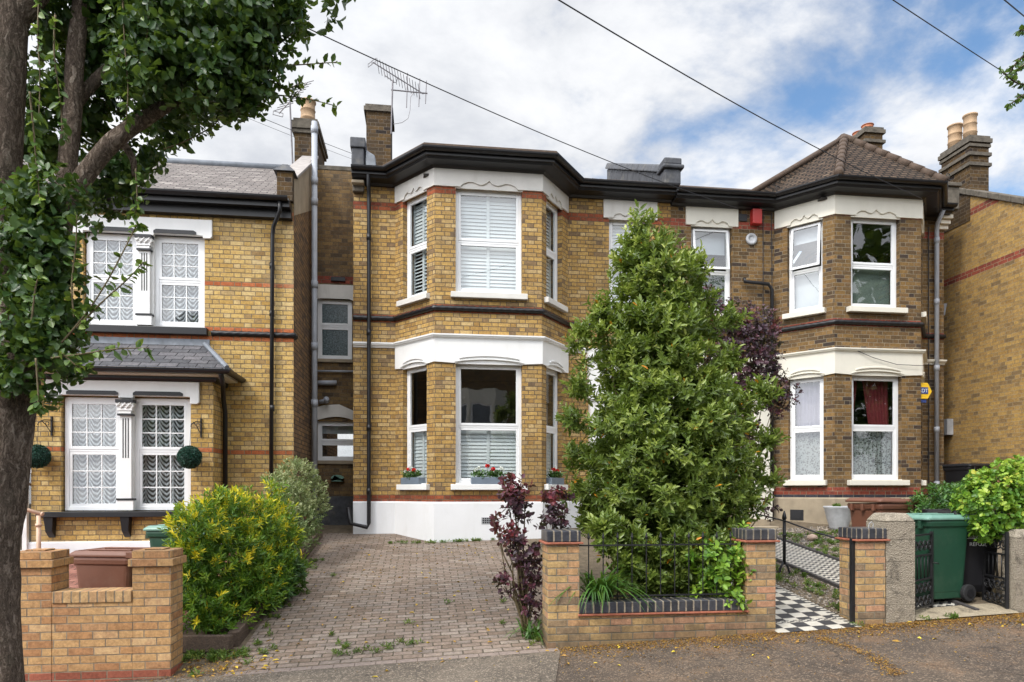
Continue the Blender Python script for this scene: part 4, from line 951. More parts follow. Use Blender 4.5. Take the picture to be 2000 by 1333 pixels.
b.sweep(bp, [(-.05, 3.335), (.05, 3.335), (.07, 3.37), (.07, 3.40), (-.05, 3.40)], 0); b.sweep(bp, [(-.05, 3.40), (.22, 3.42), (.22, 3.46), (-.05, 3.46)], 1); b.build('bay_eaves', [M['black'], M['cream']], h3)
gutter(bp, 3.49, h3, o=.29, name='bay_gutter')
pipe([(-3.12, 11.11, 3.43), (-3.2, 11.5, 3.3), (-3.26, 11.75, 3.1), (-3.26, 11.84, 2.9), (-3.26, 11.86, .3)], .038, h3, M['black'])
pipe([(-2.36, 11.7, 6.4), (-2.36, 11.72, 6.25), (-2.50, 11.9, 6.05), (-2.52, 11.92, 5.9), (-2.55, 11.93, .3)], .034, h3, M['black'], collars=[((-2.53, 11.93, z), .1) for z in (5.4, 4.6, 3.0)])
pipe([(-2.09, 13.6, .6), (-2.09, 13.6, 8.75)], .055, h3, M['grey'], name='soil_pipe', collars=[((-2.09, 13.6, z), .14) for z in (1.9, 3.3, 4.4, 5.6, 7.2, 7.6, 8.6)])
# glazed porch door left of the bay
b = MB(); frame_rect(b, FU, 2.0, 3.42, .55, 3.0, .09, -.1, .03); b.lbox(FU, 2.6, 2.68, -.1, .02, .6, 2.9); b.lbox(FU, 2.1, 3.34, -.1, .02, 1.9, 1.96)
pd = b.build('porch_door', M['upvc'], h3)
b = MB(); b.face([FU.pt(2.05, -.05, .6), FU.pt(3.38, -.05, .6), FU.pt(3.38, -.05, 2.95), FU.pt(2.05, -.05, 2.95)]); b.build('pane', M['glass'], pd)
b = MB(); b.tube([(-6.06, 11.36, .2), (-6.06, 11.36, 3.3)], .045, 4); b.build('porch_post', M['white'], h3)

# ------------------------------------------------ gable house at the far right
h4 = thing('brick_house', 'windowless yellow brick gable end at the right edge with twin chimney pots', 'house', (14, 13, 1.1), 'Victorian houses in the row')
X = 11.62; gl = lambda y: 7.94+(y-13.24)*.56
b = MB(); b.face([(X, 10.0, .3), (X, 10.0, gl(10.)), (X, 13.9, gl(13.9)), (X, 18.5, gl(13.9)-2.6), (X, 18.5, .3)][::-1])
b.wall((X, 10.0), (17.5, 10.0), .3, 6.1); b.face([(17.5, 10, .3), (17.5, 18.5, .3), (17.5, 18.5, 5.6), (17.5, 13.9, 8.3), (17.5, 10, 6.1)])
b.build('wall', M['brickgab'], h4)
b = MB(); n = 14
for k in range(n):
    y0 = 9.9+4.*k/n; y1 = 9.9+4.*(k+1)/n-.012
    b.hexa([(X-.05, y0, gl(y0)), (X+.28, y0, gl(y0)), (X+.28, y1, gl(y1)), (X-.05, y1, gl(y1)), (X-.05, y0, gl(y0)+.13), (X+.28, y0, gl(y0)+.13), (X+.28, y1, gl(y1)+.13), (X-.05, y1, gl(y1)+.13)])
b.build('coping', M['cap'], h4, bevel=.015)
b = MB(); b.face([(X+.2, 9.7, 6.0), (17.6, 9.7, 6.0), (17.6, 13.9, 8.3), (X+.2, 13.9, 8.3)]); b.face([(X+.2, 13.9, 8.3), (17.6, 13.9, 8.3), (17.6, 18.6, 5.7), (X+.2, 18.6, 5.7)]); b.build('roof', M['tile'], h4)
chimney(h4, X-.01, X+.44, 13.24, 14.05, 7.4, 9.2, M['brickstack'], [(X+.18, 13.45, .13, .58, 'terra'), (X+.16, 13.85, .14, .56, 'terra')], courses=[(8.58, .07, .04), (8.80, .07, .04), (8.99, .06, .03)])
pipe([(X-.08, 14.0, 5.6), (X-.08, 14.0, 1.3)], .045, h4, M['grey'], collars=[((X-.08, 14.0, z), .12) for z in (5.3, 4.2, 3.3)])
b = MB(); b.hexa([(X-.14, 13.93, 5.55), (X-.02, 13.93, 5.55), (X-.02, 14.07, 5.55), (X-.14, 14.07, 5.55), (X-.2, 13.88, 5.8), (X-.01, 13.88, 5.8), (X-.01, 14.12, 5.8), (X-.2, 14.12, 5.8)]); b.build('hopper', M['grey'], h4)
b = MB(); b.box(X-.16, X-.01, 13.7, 13.95, 2.85, 3.2); b.build('meter_box', M['galv'], h4)
# room surfaces behind the glass, indoor dimness painted into their near-black colour
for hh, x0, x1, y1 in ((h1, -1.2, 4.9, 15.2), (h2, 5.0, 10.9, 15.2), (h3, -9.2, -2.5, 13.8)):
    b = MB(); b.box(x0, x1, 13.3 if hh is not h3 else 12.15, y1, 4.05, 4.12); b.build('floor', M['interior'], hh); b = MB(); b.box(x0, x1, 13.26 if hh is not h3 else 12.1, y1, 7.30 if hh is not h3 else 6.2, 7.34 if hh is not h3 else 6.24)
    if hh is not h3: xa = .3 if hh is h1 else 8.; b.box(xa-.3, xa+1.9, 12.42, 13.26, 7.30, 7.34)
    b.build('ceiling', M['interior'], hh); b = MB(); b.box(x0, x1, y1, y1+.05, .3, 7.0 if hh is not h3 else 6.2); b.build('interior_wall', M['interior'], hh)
# ------------------------------------------------------------------ foliage tools
def unit(a): return a/np.maximum(np.linalg.norm(a, axis=1, keepdims=True), 1e-9)
def leafmesh(name, P, D, N, L, W, tone, mat, parent=None, org=(0, 0, 0), fold=.18, droop=.12, sharp=.34):
    n = len(P); D = unit(D); S = unit(np.cross(D, N)); N = np.cross(S, D); L = L[:, None]; W = W[:, None]
    if parent is not None: org = ORG[parent.name]
    P = P-np.array(org)
    up = N*W*fold
    V = np.stack([P, P+D*L*sharp+S*W*.46+up, P+D*L*.74+S*W*.34+up-N*L*droop*.5, P+D*L-N*L*droop, P+D*L*.74-S*W*.34+up-N*L*droop*.5, P+D*L*sharp-S*W*.46+up], 1).reshape(-1, 3)
    me = bpy.data.meshes.new(name); me.vertices.add(6*n); me.vertices.foreach_set('co', V.astype(np.float32).ravel())
    base = (np.arange(n)*6)[:, None]; I = np.concatenate([base+np.array([0, 1, 2, 3]), base+np.array([0, 3, 4, 5])], 1).ravel()
    me.loops.add(8*n); me.loops.foreach_set('vertex_index', I.astype(np.int32))
    me.polygons.add(2*n); me.polygons.foreach_set('loop_start', (np.arange(2*n)*4).astype(np.int32))
    me.update(calc_edges=True); me.validate()
    at_ = me.attributes.new('tone', 'FLOAT', 'POINT'); at_.data.foreach_set('value', np.repeat(tone, 6).astype(np.float32))
    me.materials.append(mat); o = bpy.data.objects.new(name, me); COL.objects.link(o); ORG[o.name] = tuple(org)
    if parent is not None: o.parent = parent
    else: o.location = org
    return o
def shoots(O, A, Ls, n, ll, lw, spread=(1.25, .35), jit=.35, var=.25, tone=None, tiptone=0.):
    """n leaves spiralled round each shoot; returns leaf arrays"""
    A = unit(A); N_ = len(O); r = RNG
    ref = unit(np.cross(A, r.normal(size=(N_, 3)))); ref2 = np.cross(A, ref)
    out = []
    t0 = r.random(N_) if tone is None else tone
    for j in range(n):
        t = (j+.5)/n; a = j*2.4+r.random(N_)*.7
        rad = ref*np.cos(a)[:, None]+ref2*np.sin(a)[:, None]
        sp = spread[0]*(1-t)+spread[1]*t+r.normal(size=N_)*jit*.5
        D = A*np.cos(sp)[:, None]+rad*np.sin(sp)[:, None]+r.normal(size=(N_, 3))*jit*.3
        Nn = A*np.sin(sp)[:, None]-rad*np.cos(sp)[:, None]+r.normal(size=(N_, 3))*jit*.4
        P = O+A*(np.asarray(Ls).reshape(-1, 1)*t)
        k = 1+r.normal(size=N_)*var
        out.append((P, D, Nn, np.clip(ll*k, ll*.4, ll*1.7), np.clip(lw*k, lw*.4, lw*1.7), np.clip(t0*.8+r.random(N_)*.2+tiptone*t, 0, 1)))
    return [np.concatenate([o[i] for o in out]) for i in range(6)]
def shell(blobs, N, inner=.45, upk=.5, floor=None, rej=.72, out=1.):
    C_ = np.array([b[0] for b in blobs], float); Rr = np.array([(b[1],)*3 if not hasattr(b[1], '__len__') else b[1] for b in blobs], float)
    wts = (Rr[:, 0]*Rr[:, 2]+Rr[:, 0]*Rr[:, 1]+Rr[:, 1]*Rr[:, 2]); wts /= wts.sum(); P = []; A = []; tot = 0
    while tot < N:
        m = N; i = RNG.choice(len(blobs), m, p=wts); d = unit(RNG.normal(size=(m, 3)))
        k = 1-RNG.random(m)**2.2*inner; p = C_[i]+d*Rr[i]*k[:, None]; keep = np.ones(m, bool)
        for j in range(len(blobs)):
            q = np.linalg.norm((p-C_[j])/Rr[j], axis=1); keep &= ~((q < rej) & (i != j) & (RNG.random(m) < .9))
        if floor is not None: keep &= p[:, 2] > floor
        nrm = unit(d/Rr[i]); a = unit(nrm*out+np.array([0, 0, upk])+RNG.normal(size=(m, 3))*.35)
        P.append(p[keep]); A.append(a[keep]); tot += keep.sum()
    return np.concatenate(P)[:N], np.concatenate(A)[:N]
def lumps(O, A, k, thr, seed=0.):
    """thin the shoots into separate clumps with hollows between them"""
    x, y, z = O[:, 0]*k+seed, O[:, 1]*k+1.3*seed, O[:, 2]*k
    v = np.sin(x+1.7*np.sin(z*.9))*np.sin(z*1.25+.8*np.sin(y*1.1+x*.5))+.55*np.sin(2.1*x+y*1.3)*np.sin(2.3*z-y)+.3*np.sin(y*2.7+z)
    m = v+RNG.normal(size=len(v))*.22 > thr
    return O[m], A[m]
def pb(px, py, y, r, k=(1, 1, 1)):
    p = at(px, py, y); d = p[0]*SN+p[1]*CS; rr = r*d/F
    return (p, (rr*k[0], rr*k[1], rr*k[2]))
def twigs(b, a, c, r0, r1, n=6, wob=.04, seg=6, rough=.1):
    a = Vector(a); c = Vector(c); P = []
    for i in range(n+1):
        t = i/n; p = a.lerp(c, t); e = wob*math.sin(math.pi*t)
        P.append((p.x+random.uniform(-e, e), p.y+random.uniform(-e, e), p.z+random.uniform(-e, e)))
    b.tube(P, [r0+(r1-r0)*i/n for i in range(n+1)], seg, rough=rough)

L_BAY = leafmat('laurel_leaf', [(0, (0.055, 0.098, 0.018)), (.28, (0.116, 0.178, 0.034)), (.5, (0.195, 0.270, 0.052)), (.8, (0.366, 0.437, 0.092)), (.965, (0.537, 0.575, 0.172)), (.985, (0.732, 0.322, 0.023)), (1, (0.671, 0.207, 0.017))], rough=.34, trans=.32, spec=.5)
L_PEAR = leafmat('pear_leaf', [(0, (0.023, 0.061, 0.016)), (.4, (0.043, 0.101, 0.024)), (.75, (0.081, 0.155, 0.031)), (.94, (0.174, 0.270, 0.042)), (.99, (0.334, 0.432, 0.060)), (1, (0.797, 0.405, 0.024))], rough=.38, trans=.28)
L_GOLD = leafmat('golden_leaf', [(0, (0.048, 0.127, 0.017)), (.3, (0.096, 0.218, 0.024)), (.55, (0.180, 0.333, 0.033)), (.72, (0.408, 0.506, 0.033)), (.86, (0.792, 0.713, 0.033)), (1, (0.984, 0.805, 0.044))], rough=.4)
L_VAR = leafmat('variegated_leaf', [(0, (.09, .15, .05)), (.4, (.20, .26, .11)), (.7, (.40, .44, .22)), (1, (.62, .62, .40))], rough=.5)
L_PURP = leafmat('purple_leaf', [(0, (0.031, 0.017, 0.031)), (.45, (0.076, 0.031, 0.051)), (.75, (0.145, 0.037, 0.060)), (.92, (0.289, 0.043, 0.051)), (1, (0.578, 0.068, 0.051))], rough=.4, trans=.15)
L_IVY = leafmat('ivy_leaf', [(0, (.04, .11, .015)), (.4, (.11, .25, .03)), (.7, (.25, .42, .04)), (.9, (.46, .56, .08)), (1, (.66, .62, .10))], rough=.4)
L_CHO = leafmat('glossy_leaf', [(0, (.02, .07, .018)), (.5, (.05, .14, .03)), (.85, (.11, .24, .05)), (1, (.2, .36, .08))], rough=.3)
L_STRAP = leafmat('strap_leaf', [(0, (.03, .09, .015)), (.6, (.07, .18, .03)), (1, (.14, .28, .05))], rough=.4)
L_BOX = leafmat('artificial_leaf', [(0, (.006, .035, .025)), (.6, (.012, .07, .045)), (1, (.03, .12, .08))], rough=.5, trans=.05)
L_GER = leafmat('geranium_leaf', [(0, (.03, .09, .02)), (.6, (.07, .17, .04)), (1, (.2, .32, .12))], rough=.5)
L_WEED = leafmat('weed', [(0, (.05, .11, .02)), (.6, (.11, .2, .03)), (1, (.26, .3, .05))], rough=.6)
L_LIT = leafmat('dead_leaf', [(0, (.16, .07, .02)), (.4, (.33, .17, .04)), (.75, (.50, .30, .03)), (1, (.72, .55, .05))], rough=.7, trans=.05)
L_FAR = leafmat('far_leaf', [(0, (.02, .05, .012)), (.6, (.05, .10, .02)), (1, (.10, .17, .03))], rough=.5)

# ------------------------------------------------------------------ big laurel shrub behind the low wall
rows = [(440, 1236, 1266), (490, 1215, 1320), (540, 1200, 1385), (600, 1170, 1408), (660, 1128, 1432), (720, 1135, 1450), (780, 1122, 1478), (840, 1108, 1500), (900, 1096, 1512), (960, 1094, 1500), (1010, 1108, 1490), (1060, 1150, 1470), (1110, 1190, 1448), (1150, 1215, 1440)]
bush = thing('laurel_tree', 'tall green laurel shrub spilling over the low iron railing in the middle of the photo', 'tree', (2.5, 8.25, .15))
bl = []
for py, l, r in rows:
    l, r = (l+4, r-4) if py < 480 else (l+10, r-14) if py < 560 else (l+28, r-36) if py < 820 else (l+12, r-22)
    c = at((l+r)/2, py, 8.2); d = c[0]*SN+c[1]*CS; hw = (r-l)/2*d/F*.90
    bl.append((c, (hw, min(hw, 1.12), .34 if py > 500 else .24)))
for px, py, r in ((1250, 430, 16), (1222, 480, 20), (1205, 510, 22), (1185, 560, 22), (1125, 650, 18), (1112, 672, 14), (1350, 530, 32), (1378, 590, 30), (1165, 610, 26), (1125, 700, 26), (1400, 640, 30), (1440, 625, 22), (1120, 760, 26), (1105, 820, 24), (1110, 900, 30), (1100, 960, 26), (1130, 1010, 26), (1500, 760, 24), (1515, 770, 16), (1512, 860, 24), (1505, 930, 30), (1485, 985, 26), (1300, 470, 26), (1270, 420, 12), (1440, 700, 26), (1470, 800, 30), (1305, 1130, 40), (1400, 1100, 50), (1180, 1060, 30), (1215, 1110, 34), (1270, 1130, 38), (1330, 1140, 36), (1190, 1130, 20), (1250, 1080, 40), (1330, 1080, 46), (1400, 1060, 46), (1170, 1040, 34), (1225, 1075, 36), (1300, 1060, 40), (1390, 1085, 34)):
    px += 14 if px < 1250 else -14 if px > 1370 else 0; r *= .88
    bl.append(pb(px, py, 8.2-(.85 if 1150 < px < 1480 and py > 1010 else .5 if 1150 < px < 1480 and py > 700 else 0), r))
O, A = shell(bl, 10500, inner=.6, upk=.75); O, A = lumps(O, A, 7.5, -.2)
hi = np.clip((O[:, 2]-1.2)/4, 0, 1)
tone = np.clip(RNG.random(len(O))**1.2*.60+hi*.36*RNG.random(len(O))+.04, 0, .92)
lv = shoots(O-unit(A)*.07, A, .10+RNG.random(len(O))*.10, 12, .072, .030, var=.33, spread=(1.3, .5), tone=tone, tiptone=.12)
tt = lv[5]; tt[tt > .93] = .93; yl = RNG.random(len(tt)) < .005; tt[yl] = .99
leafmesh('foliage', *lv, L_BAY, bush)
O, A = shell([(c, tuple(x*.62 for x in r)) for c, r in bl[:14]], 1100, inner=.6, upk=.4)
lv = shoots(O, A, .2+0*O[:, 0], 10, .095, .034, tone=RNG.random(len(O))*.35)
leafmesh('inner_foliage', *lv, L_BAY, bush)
b = MB(); root = (2.5, 8.25, gz(2.5, 8.25)-.1)
for i in range(26):
    c, r = bl[RNG.integers(2, len(bl))]; tp = (c[0]+random.uniform(-.5, .5)*r[0], c[1]+random.uniform(-.4, .4)*r[1], c[2])
    m_ = (root[0]+(tp[0]-root[0])*.35+random.uniform(-.15, .15), root[1]+(tp[1]-root[1])*.3, root[2]+(tp[2]-root[2])*.45)
    s_ = (root[0]+random.uniform(-.3, .3), root[1]+random.uniform(-.15, .15), root[2])
    twigs(b, s_, m_, .028, .02); twigs(b, m_, tp, .02, .006)
b.build('stems', M['twig'], bush, smooth=True)

# ------------------------------------------------------------------ street pear tree
tree = thing('pear_tree', 'street pear tree at the left edge with ridged trunk, limbs and a dark overhanging crown', 'tree', at(0, 1380, 5.3), 'street trees')
TR = [(2, 1480), (4, 1333), (-6, 1180), (-12, 1080), (-2, 980), (4, 880), (12, 780), (16, 700), (8, 600), (-2, 480), (-2, 380), (6, 200), (12, 60), (22, -150), (40, -420)]
trr = [.18, .13, .14, .155, .165, .175, .19, .195, .145, .138, .134, .13, .128, .12, .10]
def px3(l, y, dy=0): return [at(a, c, y+dy*i) for i, (a, c) in enumerate(l)]
def smooth(P, k=5):
    out = []
    for i in range(len(P)-1):
        p0, p1, p2, p3 = (Vector(P[max(i-1, 0)]), Vector(P[i]), Vector(P[i+1]), Vector(P[min(i+2, len(P)-1)]))
        for j in range(k):
            t = j/k; out.append(tuple(.5*((2*p1)+(-p0+p2)*t+(2*p0-5*p1+4*p2-p3)*t*t+(-p0+3*p1-3*p2+p3)*t**3)))
    return out+[tuple(P[-1])]
def sm1(r, k=5):
    out = []
    for i in range(len(r)-1): out += [r[i]+(r[i+1]-r[i])*j/k for j in range(k)]
    return out+[r[-1]]
b = MB(); b.tube(smooth(px3(TR, 5.3)), sm1(trr), 28, rough=.05); b.build('trunk', M['bark'], tree, smooth=True)
limbs = [([(30, 780), (62, 660), (100, 520), (128, 410), (178, 325), (232, 268), (292, 226), (345, 196), (420, 150), (520, 90)], [.11, .10, .085, .072, .064, .060, .052, .042, .03, .015], 5.25, .03),
         ([(104, 500), (128, 360), (140, 240), (146, 130), (158, 10), (175, -160), (200, -400)], [.07, .065, .064, .062, .058, .05, .04], 5.45, .02),
         ([(136, 215), (168, 178), (205, 140), (260, 95), (350, 30), (430, -60)], [.048, .044, .038, .03, .022, .015], 5.55, .05),
         ([(232, 268), (258, 310), (262, 345)], [.035, .025, .015], 5.5, .02), ([(12, 60), (90, -40), (200, -180), (330, -300)], [.09, .08, .06, .03], 5.3, .02)]
b = MB()
for l, r, y, dy in limbs: b.tube(smooth(px3(l, y, dy)), sm1(r), 14, rough=.08)
b.build('limbs', M['bark'], tree, smooth=True)
cb = [(115, 55, 75), (215, 35, 85), (330, 40, 95), (430, 45, 88), (505, 30, 58), (548, 8, 34), (235, 130, 62), (320, 145, 82), (415, 150, 74), (470, 120, 60), (492, 178, 24), (190, 225, 40), (300, 200, 46), (90, 175, 48), (75, 285, 52), (88, 400, 62), (55, 500, 62), (95, 560, 55), (100, 640, 62), (225, 345, 46), (268, 300, 34), (205, 392, 30), (40, 660, 52), (120, 690, 38), (60, 745, 42), (140, 590, 28), (45, 795, 24), (110, 470, 40), (170, 400, 30), (560, 40, 20), (535, 75, 28), (395, 205, 28), (345, 235, 20), (455, 195, 20), (20, 590, 40), (150, 90, 40), (375, 90, 80), (270, 75, 80), (25, 440, 26), (330, 262, 16)]
bl = [pb(px, py, (5.1 if px < 170 and py > 330 else 5.35 if px > 318 and py < 200 else 6.0+.2*math.sin(px*.05)), r) for px, py, r in cb]
O, A = shell(bl, 9000, inner=.95, upk=-.05, rej=.5, out=.8); O, A = lumps(O, A, 9., .0, 2.)
lv = shoots(O, A, .10+0*O[:, 0], 5, .060, .045, spread=(1.5, .8), jit=.6, tone=.08+RNG.random(len(O))**1.3*.82)
leafmesh('crown', *lv, L_PEAR, tree, fold=.12, sharp=.4)
up = [pb(px, py, 5.7, 150) for px, py in ((60, -140), (260, -130), (430, -120), (150, -330), (360, -330), (-150, -100), (-250, 150), (-200, 400), (540, -120), (-100, -350))]
O, A = shell(up, 2600, inner=.9, upk=0.)
lv = shoots(O, A, .12+0*O[:, 0], 5, .085, .06, spread=(1.5, .8), jit=.6, tone=RNG.random(len(O))*.6)
leafmesh('upper_crown', *lv, L_PEAR, tree)
sprays = [([(470, 150), (540, 132), (600, 126), (658, 122)], 5.5), ([(500, 185), (560, 188), (610, 196), (658, 208)], 5.6), ([(320, 292), (365, 275), (410, 250), (445, 218)], 5.5),
          ([(120, 670), (170, 610), (215, 540), (262, 450), (268, 440)], 4.9), ([(150, 640), (200, 590), (250, 545), (280, 512)], 4.9), ([(100, 700), (160, 692), (230, 682), (292, 680)], 4.8),
          ([(120, 690), (150, 715), (170, 720)], 4.8), ([(78, -20), (74, 60), (78, 150), (76, 230)], 4.9), ([(108, 30), (106, 110), (118, 200), (122, 270)], 4.9), ([(240, 0), (244, 90), (250, 170), (246, 245)], 5.1),
          ([(290, 0), (288, 60), (280, 110)], 5.1), ([(58, 180), (66, 260), (72, 330), (78, 390)], 4.8), ([(145, 620), (140, 560), (148, 480), (150, 420)], 4.9), ([(60, 640), (70, 560), (78, 540)], 4.8),
          ([(70, 700), (75, 780), (70, 800)], 4.8), ([(540, 90), (575, 60), (590, 20)], 5.5), ([(535, 150), (555, 175), (590, 160)], 5.5), ([(265, 330), (268, 400), (262, 420)], 5.4), ([(385, -20), (392, 40), (388, 95)], 5.2), ([(420, 235), (440, 225), (450, 205)], 5.5),
          ([(560, 0), (580, 30), (583, 70)], 5.5), ([(470, 40), (500, 80), (548, 100), (575, 98)], 5.5)]
b = MB(); SP = []
for l, y in sprays:
    P = smooth(px3(l, y), 8); b.tube(P, [.007-.004*i/len(P) for i in range(len(P))], 5)
    for i in range(1, len(P)):
        for s_ in (-1, 1, 1):
            if random.random() < .55: SP.append((P[i], s_, P[i][0]-P[i-1][0], P[i][1]-P[i-1][1], P[i][2]-P[i-1][2]))
b.build('twigs', M['twig'], tree, smooth=True)
P = np.array([s[0] for s in SP]); D = unit(np.array([s[2:5] for s in SP])); n = len(P)
side = unit(np.cross(D, RNG.normal(size=(n, 3)))); DD = D*.5+side+np.array([0, 0, -.25])
leafmesh('spray_leaves', P, DD, RNG.normal(size=(n, 3))+np.array([0, -.4, .8]), .062*(1+RNG.normal(size=n)*.2), .045+0*P[:, 0], np.clip(.5+RNG.random(n)*.48, 0, .985), L_PEAR, tree, fold=.12, sharp=.4)
# branch tips reaching in at the top right
t2 = thing('street_tree', 'leafy branch tips of an off-frame tree reaching in at the top right corner', 'tree', (8.6, 5.4, gz(8.6, 5.4)), 'street trees')
b = MB(); b.tube([(8.6, 5.4, 0.2), (8.65, 5.5, 2.5), (8.5, 5.6, 4.5), (8.3, 5.8, 6.5), (8.2, 6, 8)], [.22, .2, .16, .12, .06], 16, rough=.06)
sp2 = [([(2240, -60), (2120, 20), (2040, 90), (1985, 140)], 6.2), ([(2240, 20), (2060, 55), (1990, 60)], 6.2), ([(2200, 40), (2060, 130), (2000, 165), (1955, 140)], 6.2), ([(2200, 120), (2060, 170), (2010, 180), (1972, 205)], 6.2), ([(2180, 0), (2060, 100), (2000, 110), (1970, 145)], 6.3)]
SP = []
for l, y in sp2:
    P = smooth(px3(l, y), 9); b.tube(P, [.02-.015*i/len(P) for i in range(len(P))], 6)
    for i in range(4, len(P)):
        for s_ in range(3): SP.append((P[i], 0, P[i][0]-P[i-1][0], P[i][1]-P[i-1][1], P[i][2]-P[i-1][2]))
b.tube([(8.3, 5.8, 6.3), at(2240, -60, 6.2)], [.06, .03], 8); b.tube([(8.4, 5.7, 5.6), at(2240, 20, 6.2), at(2200, 40, 6.2), at(2200, 120, 6.2)], [.06, .03, .02, .02], 8)
b.build('trunk', M['bark'], t2, smooth=True)
P = np.array([s[0] for s in SP]); D = unit(np.array([s[2:5] for s in SP])); n = len(P)
side = unit(np.cross(D, RNG.normal(size=(n, 3))))
leafmesh('leaves', P, D*.5+side+np.array([0, 0, -.3]), RNG.normal(size=(n, 3))+np.array([0, 0, .6]), .062+0*P[:, 0], .045+0*P[:, 0], RNG.random(n)*.9, L_PEAR, t2, fold=.1, sharp=.4)
O, A = shell([((8.3, 5.9, 7.6), (1.6, 1.2, 1.4)), ((9.2, 5.2, 6.8), (1.4, 1.2, 1.1)), ((8.3, 5.8, 6.3), (.7, .7, .7))], 900, inner=.9, upk=0)
leafmesh('crown', *shoots(O, A, .12+0*O[:, 0], 5, .085, .06, spread=(1.5, .8), jit=.6), L_PEAR, t2)

# ------------------------------------------------------------------ shrubs of the left bed
s1 = thing('golden_shrub', 'bushy shrub with green and bright yellow leaves between the left wall and the driveway', 'shrub', (-2.3, 8.6, .1))
gb = [pb(px-6, py, y, r*.86) for px, py, y, r in ((395, 1040, 7.9, 58), (440, 1020, 8.4, 62), (500, 1030, 9.0, 60), (545, 1045, 9.6, 48), (400, 1110, 7.9, 60), (460, 1100, 8.3, 75), (520, 1110, 8.9, 62), (560, 1100, 9.4, 42), (405, 1180, 7.8, 52), (460, 1175, 8.1, 62), (510, 1165, 8.5, 48), (440, 1215, 7.8, 45), (538, 975, 9.6, 26), (545, 950, 9.7, 14), (425, 985, 8.5, 22), (362, 1025, 7.9, 18), (375, 1075, 7.7, 28), (475, 985, 8.9, 30), (540, 1010, 9.6, 40), (385, 1215, 7.6, 26))]
O, A = shell(gb, 2300, inner=.6, upk=.9); O, A = lumps(O, A, 9., -.3, 1.)
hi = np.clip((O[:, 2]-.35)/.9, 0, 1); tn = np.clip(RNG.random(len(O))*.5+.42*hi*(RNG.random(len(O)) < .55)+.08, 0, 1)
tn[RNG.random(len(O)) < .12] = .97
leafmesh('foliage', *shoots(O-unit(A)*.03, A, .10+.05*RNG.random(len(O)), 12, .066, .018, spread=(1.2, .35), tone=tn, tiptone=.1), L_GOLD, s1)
O, A = shell([(c, tuple(q*.8 for q in r)) for c, r in gb[:11]], 900, inner=.9, upk=.7)
leafmesh('inner_foliage', *shoots(O, A, .10+0*O[:, 0], 11, .062, .018, spread=(1.2, .5), tone=RNG.random(len(O))*.4), L_GOLD, s1)
b = MB()
for c, r in gb[:12]: twigs(b, (c[0]*.3-2.3*.7, c[1], gz(c[0], c[1])-.05), c, .014, .006)
b.build('stems', M['twig'], s1, smooth=True)
s2 = thing('variegated_shrub', 'taller shrub with small cream-edged leaves beside the grey pipe', 'shrub', (-2.15, 11.2, .45))
vb = [pb(px+3, py, y, r*.9) for px, py, y, r in ((545, 960, 10.8, 28), (580, 935, 11.3, 34), (570, 985, 10.9, 38), (600, 965, 11.4, 34), (615, 990, 11.4, 22), (550, 1000, 10.6, 30), (590, 1020, 10.8, 34), (560, 925, 11.2, 20), (575, 1045, 10.4, 26), (572, 912, 11.3, 14), (600, 1050, 10.8, 20), (530, 945, 10.9, 16))]
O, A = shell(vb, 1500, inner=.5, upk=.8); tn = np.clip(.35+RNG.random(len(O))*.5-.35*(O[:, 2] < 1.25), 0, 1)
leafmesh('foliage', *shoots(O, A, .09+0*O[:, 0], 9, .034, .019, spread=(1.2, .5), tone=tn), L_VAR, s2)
b = MB()
for c, r in vb: twigs(b, (-2.15, 11.1, .4), c, .012, .005)
b.build('stems', M['twig'], s2, smooth=True)
s3 = thing('rosette_shrub', 'low dark green rosette-leaved shrub leaning over the sleeper edging', 'shrub', (-2.0, 9.4, .2))
O, A = shell([pb(555, 1120, 9.2, 30), pb(540, 1150, 8.9, 30), pb(570, 1135, 9.3, 20)], 220, inner=.5, upk=.6)
leafmesh('foliage', *shoots(O, A, .05+0*O[:, 0], 9, .085, .022, spread=(1.4, .7)), L_CHO, s3)
# purple smoke bushes
def purple(name_label, pts, base, N, ll=.052, hot=()):
    s = thing('smoke_bush', name_label, 'shrub', base, 'purple smoke bushes')
    bb = [pb(px, py, y, r*(.70 if N < 500 else 1)) for px, py, y, r in pts]
    O, A = shell(bb, N, inner=.9, upk=.5)
    tn = RNG.random(len(O))*.72
    for (px, py, y, r) in hot:
        c = np.array(at(px, py, y)); rr = r*8/F; tn[np.linalg.norm(O-c, axis=1) < rr] = .86
    leafmesh('foliage', *shoots(O, A, .08+0*O[:, 0], 7, ll, ll*.74, spread=(1.4, .6), tone=tn), L_PURP, s, fold=.08, sharp=.42)
    b = MB()
    for c, r in bb: twigs(b, base, c, .014, .004)
    b.build('stems', M['twig'], s, smooth=True)
purple('purple smoke bush beside the left end of the low railing wall', [(1003, 950, 7.3, 17), (1000, 975, 7.3, 26), (1012, 1000, 7.3, 24), (978, 1030, 7.3, 17), (1000, 1050, 7.3, 30), (1022, 1078, 7.3, 30), (1038, 1108, 7.3, 28), (1046, 1145, 7.3, 22), (1028, 1150, 7.3, 16), (985, 1145, 7.3, 14), (990, 1122, 7.3, 10), (1040, 1180, 7.25, 20), (970, 1040, 7.3, 12), (1046, 1060, 7.3, 12), (962, 1015, 7.3, 8), (985, 940, 7.3, 8), (1022, 955, 7.3, 10)], (1.12, 7.35, .05), 230, hot=((1003, 950, 7.3, 25), (975, 1025, 7.3, 20), (995, 1040, 7.3, 20)))
purple('small purple smoke bush sprig rising behind the left blue-capped pillar', [(1082, 975, 7.9, 20), (1080, 1000, 7.9, 15), (1088, 1018, 7.8, 22), (1066, 1022, 7.8, 10), (1105, 975, 7.9, 9)], (1.5, 7.9, .2), 80, hot=((1082, 970, 7.9, 14),))
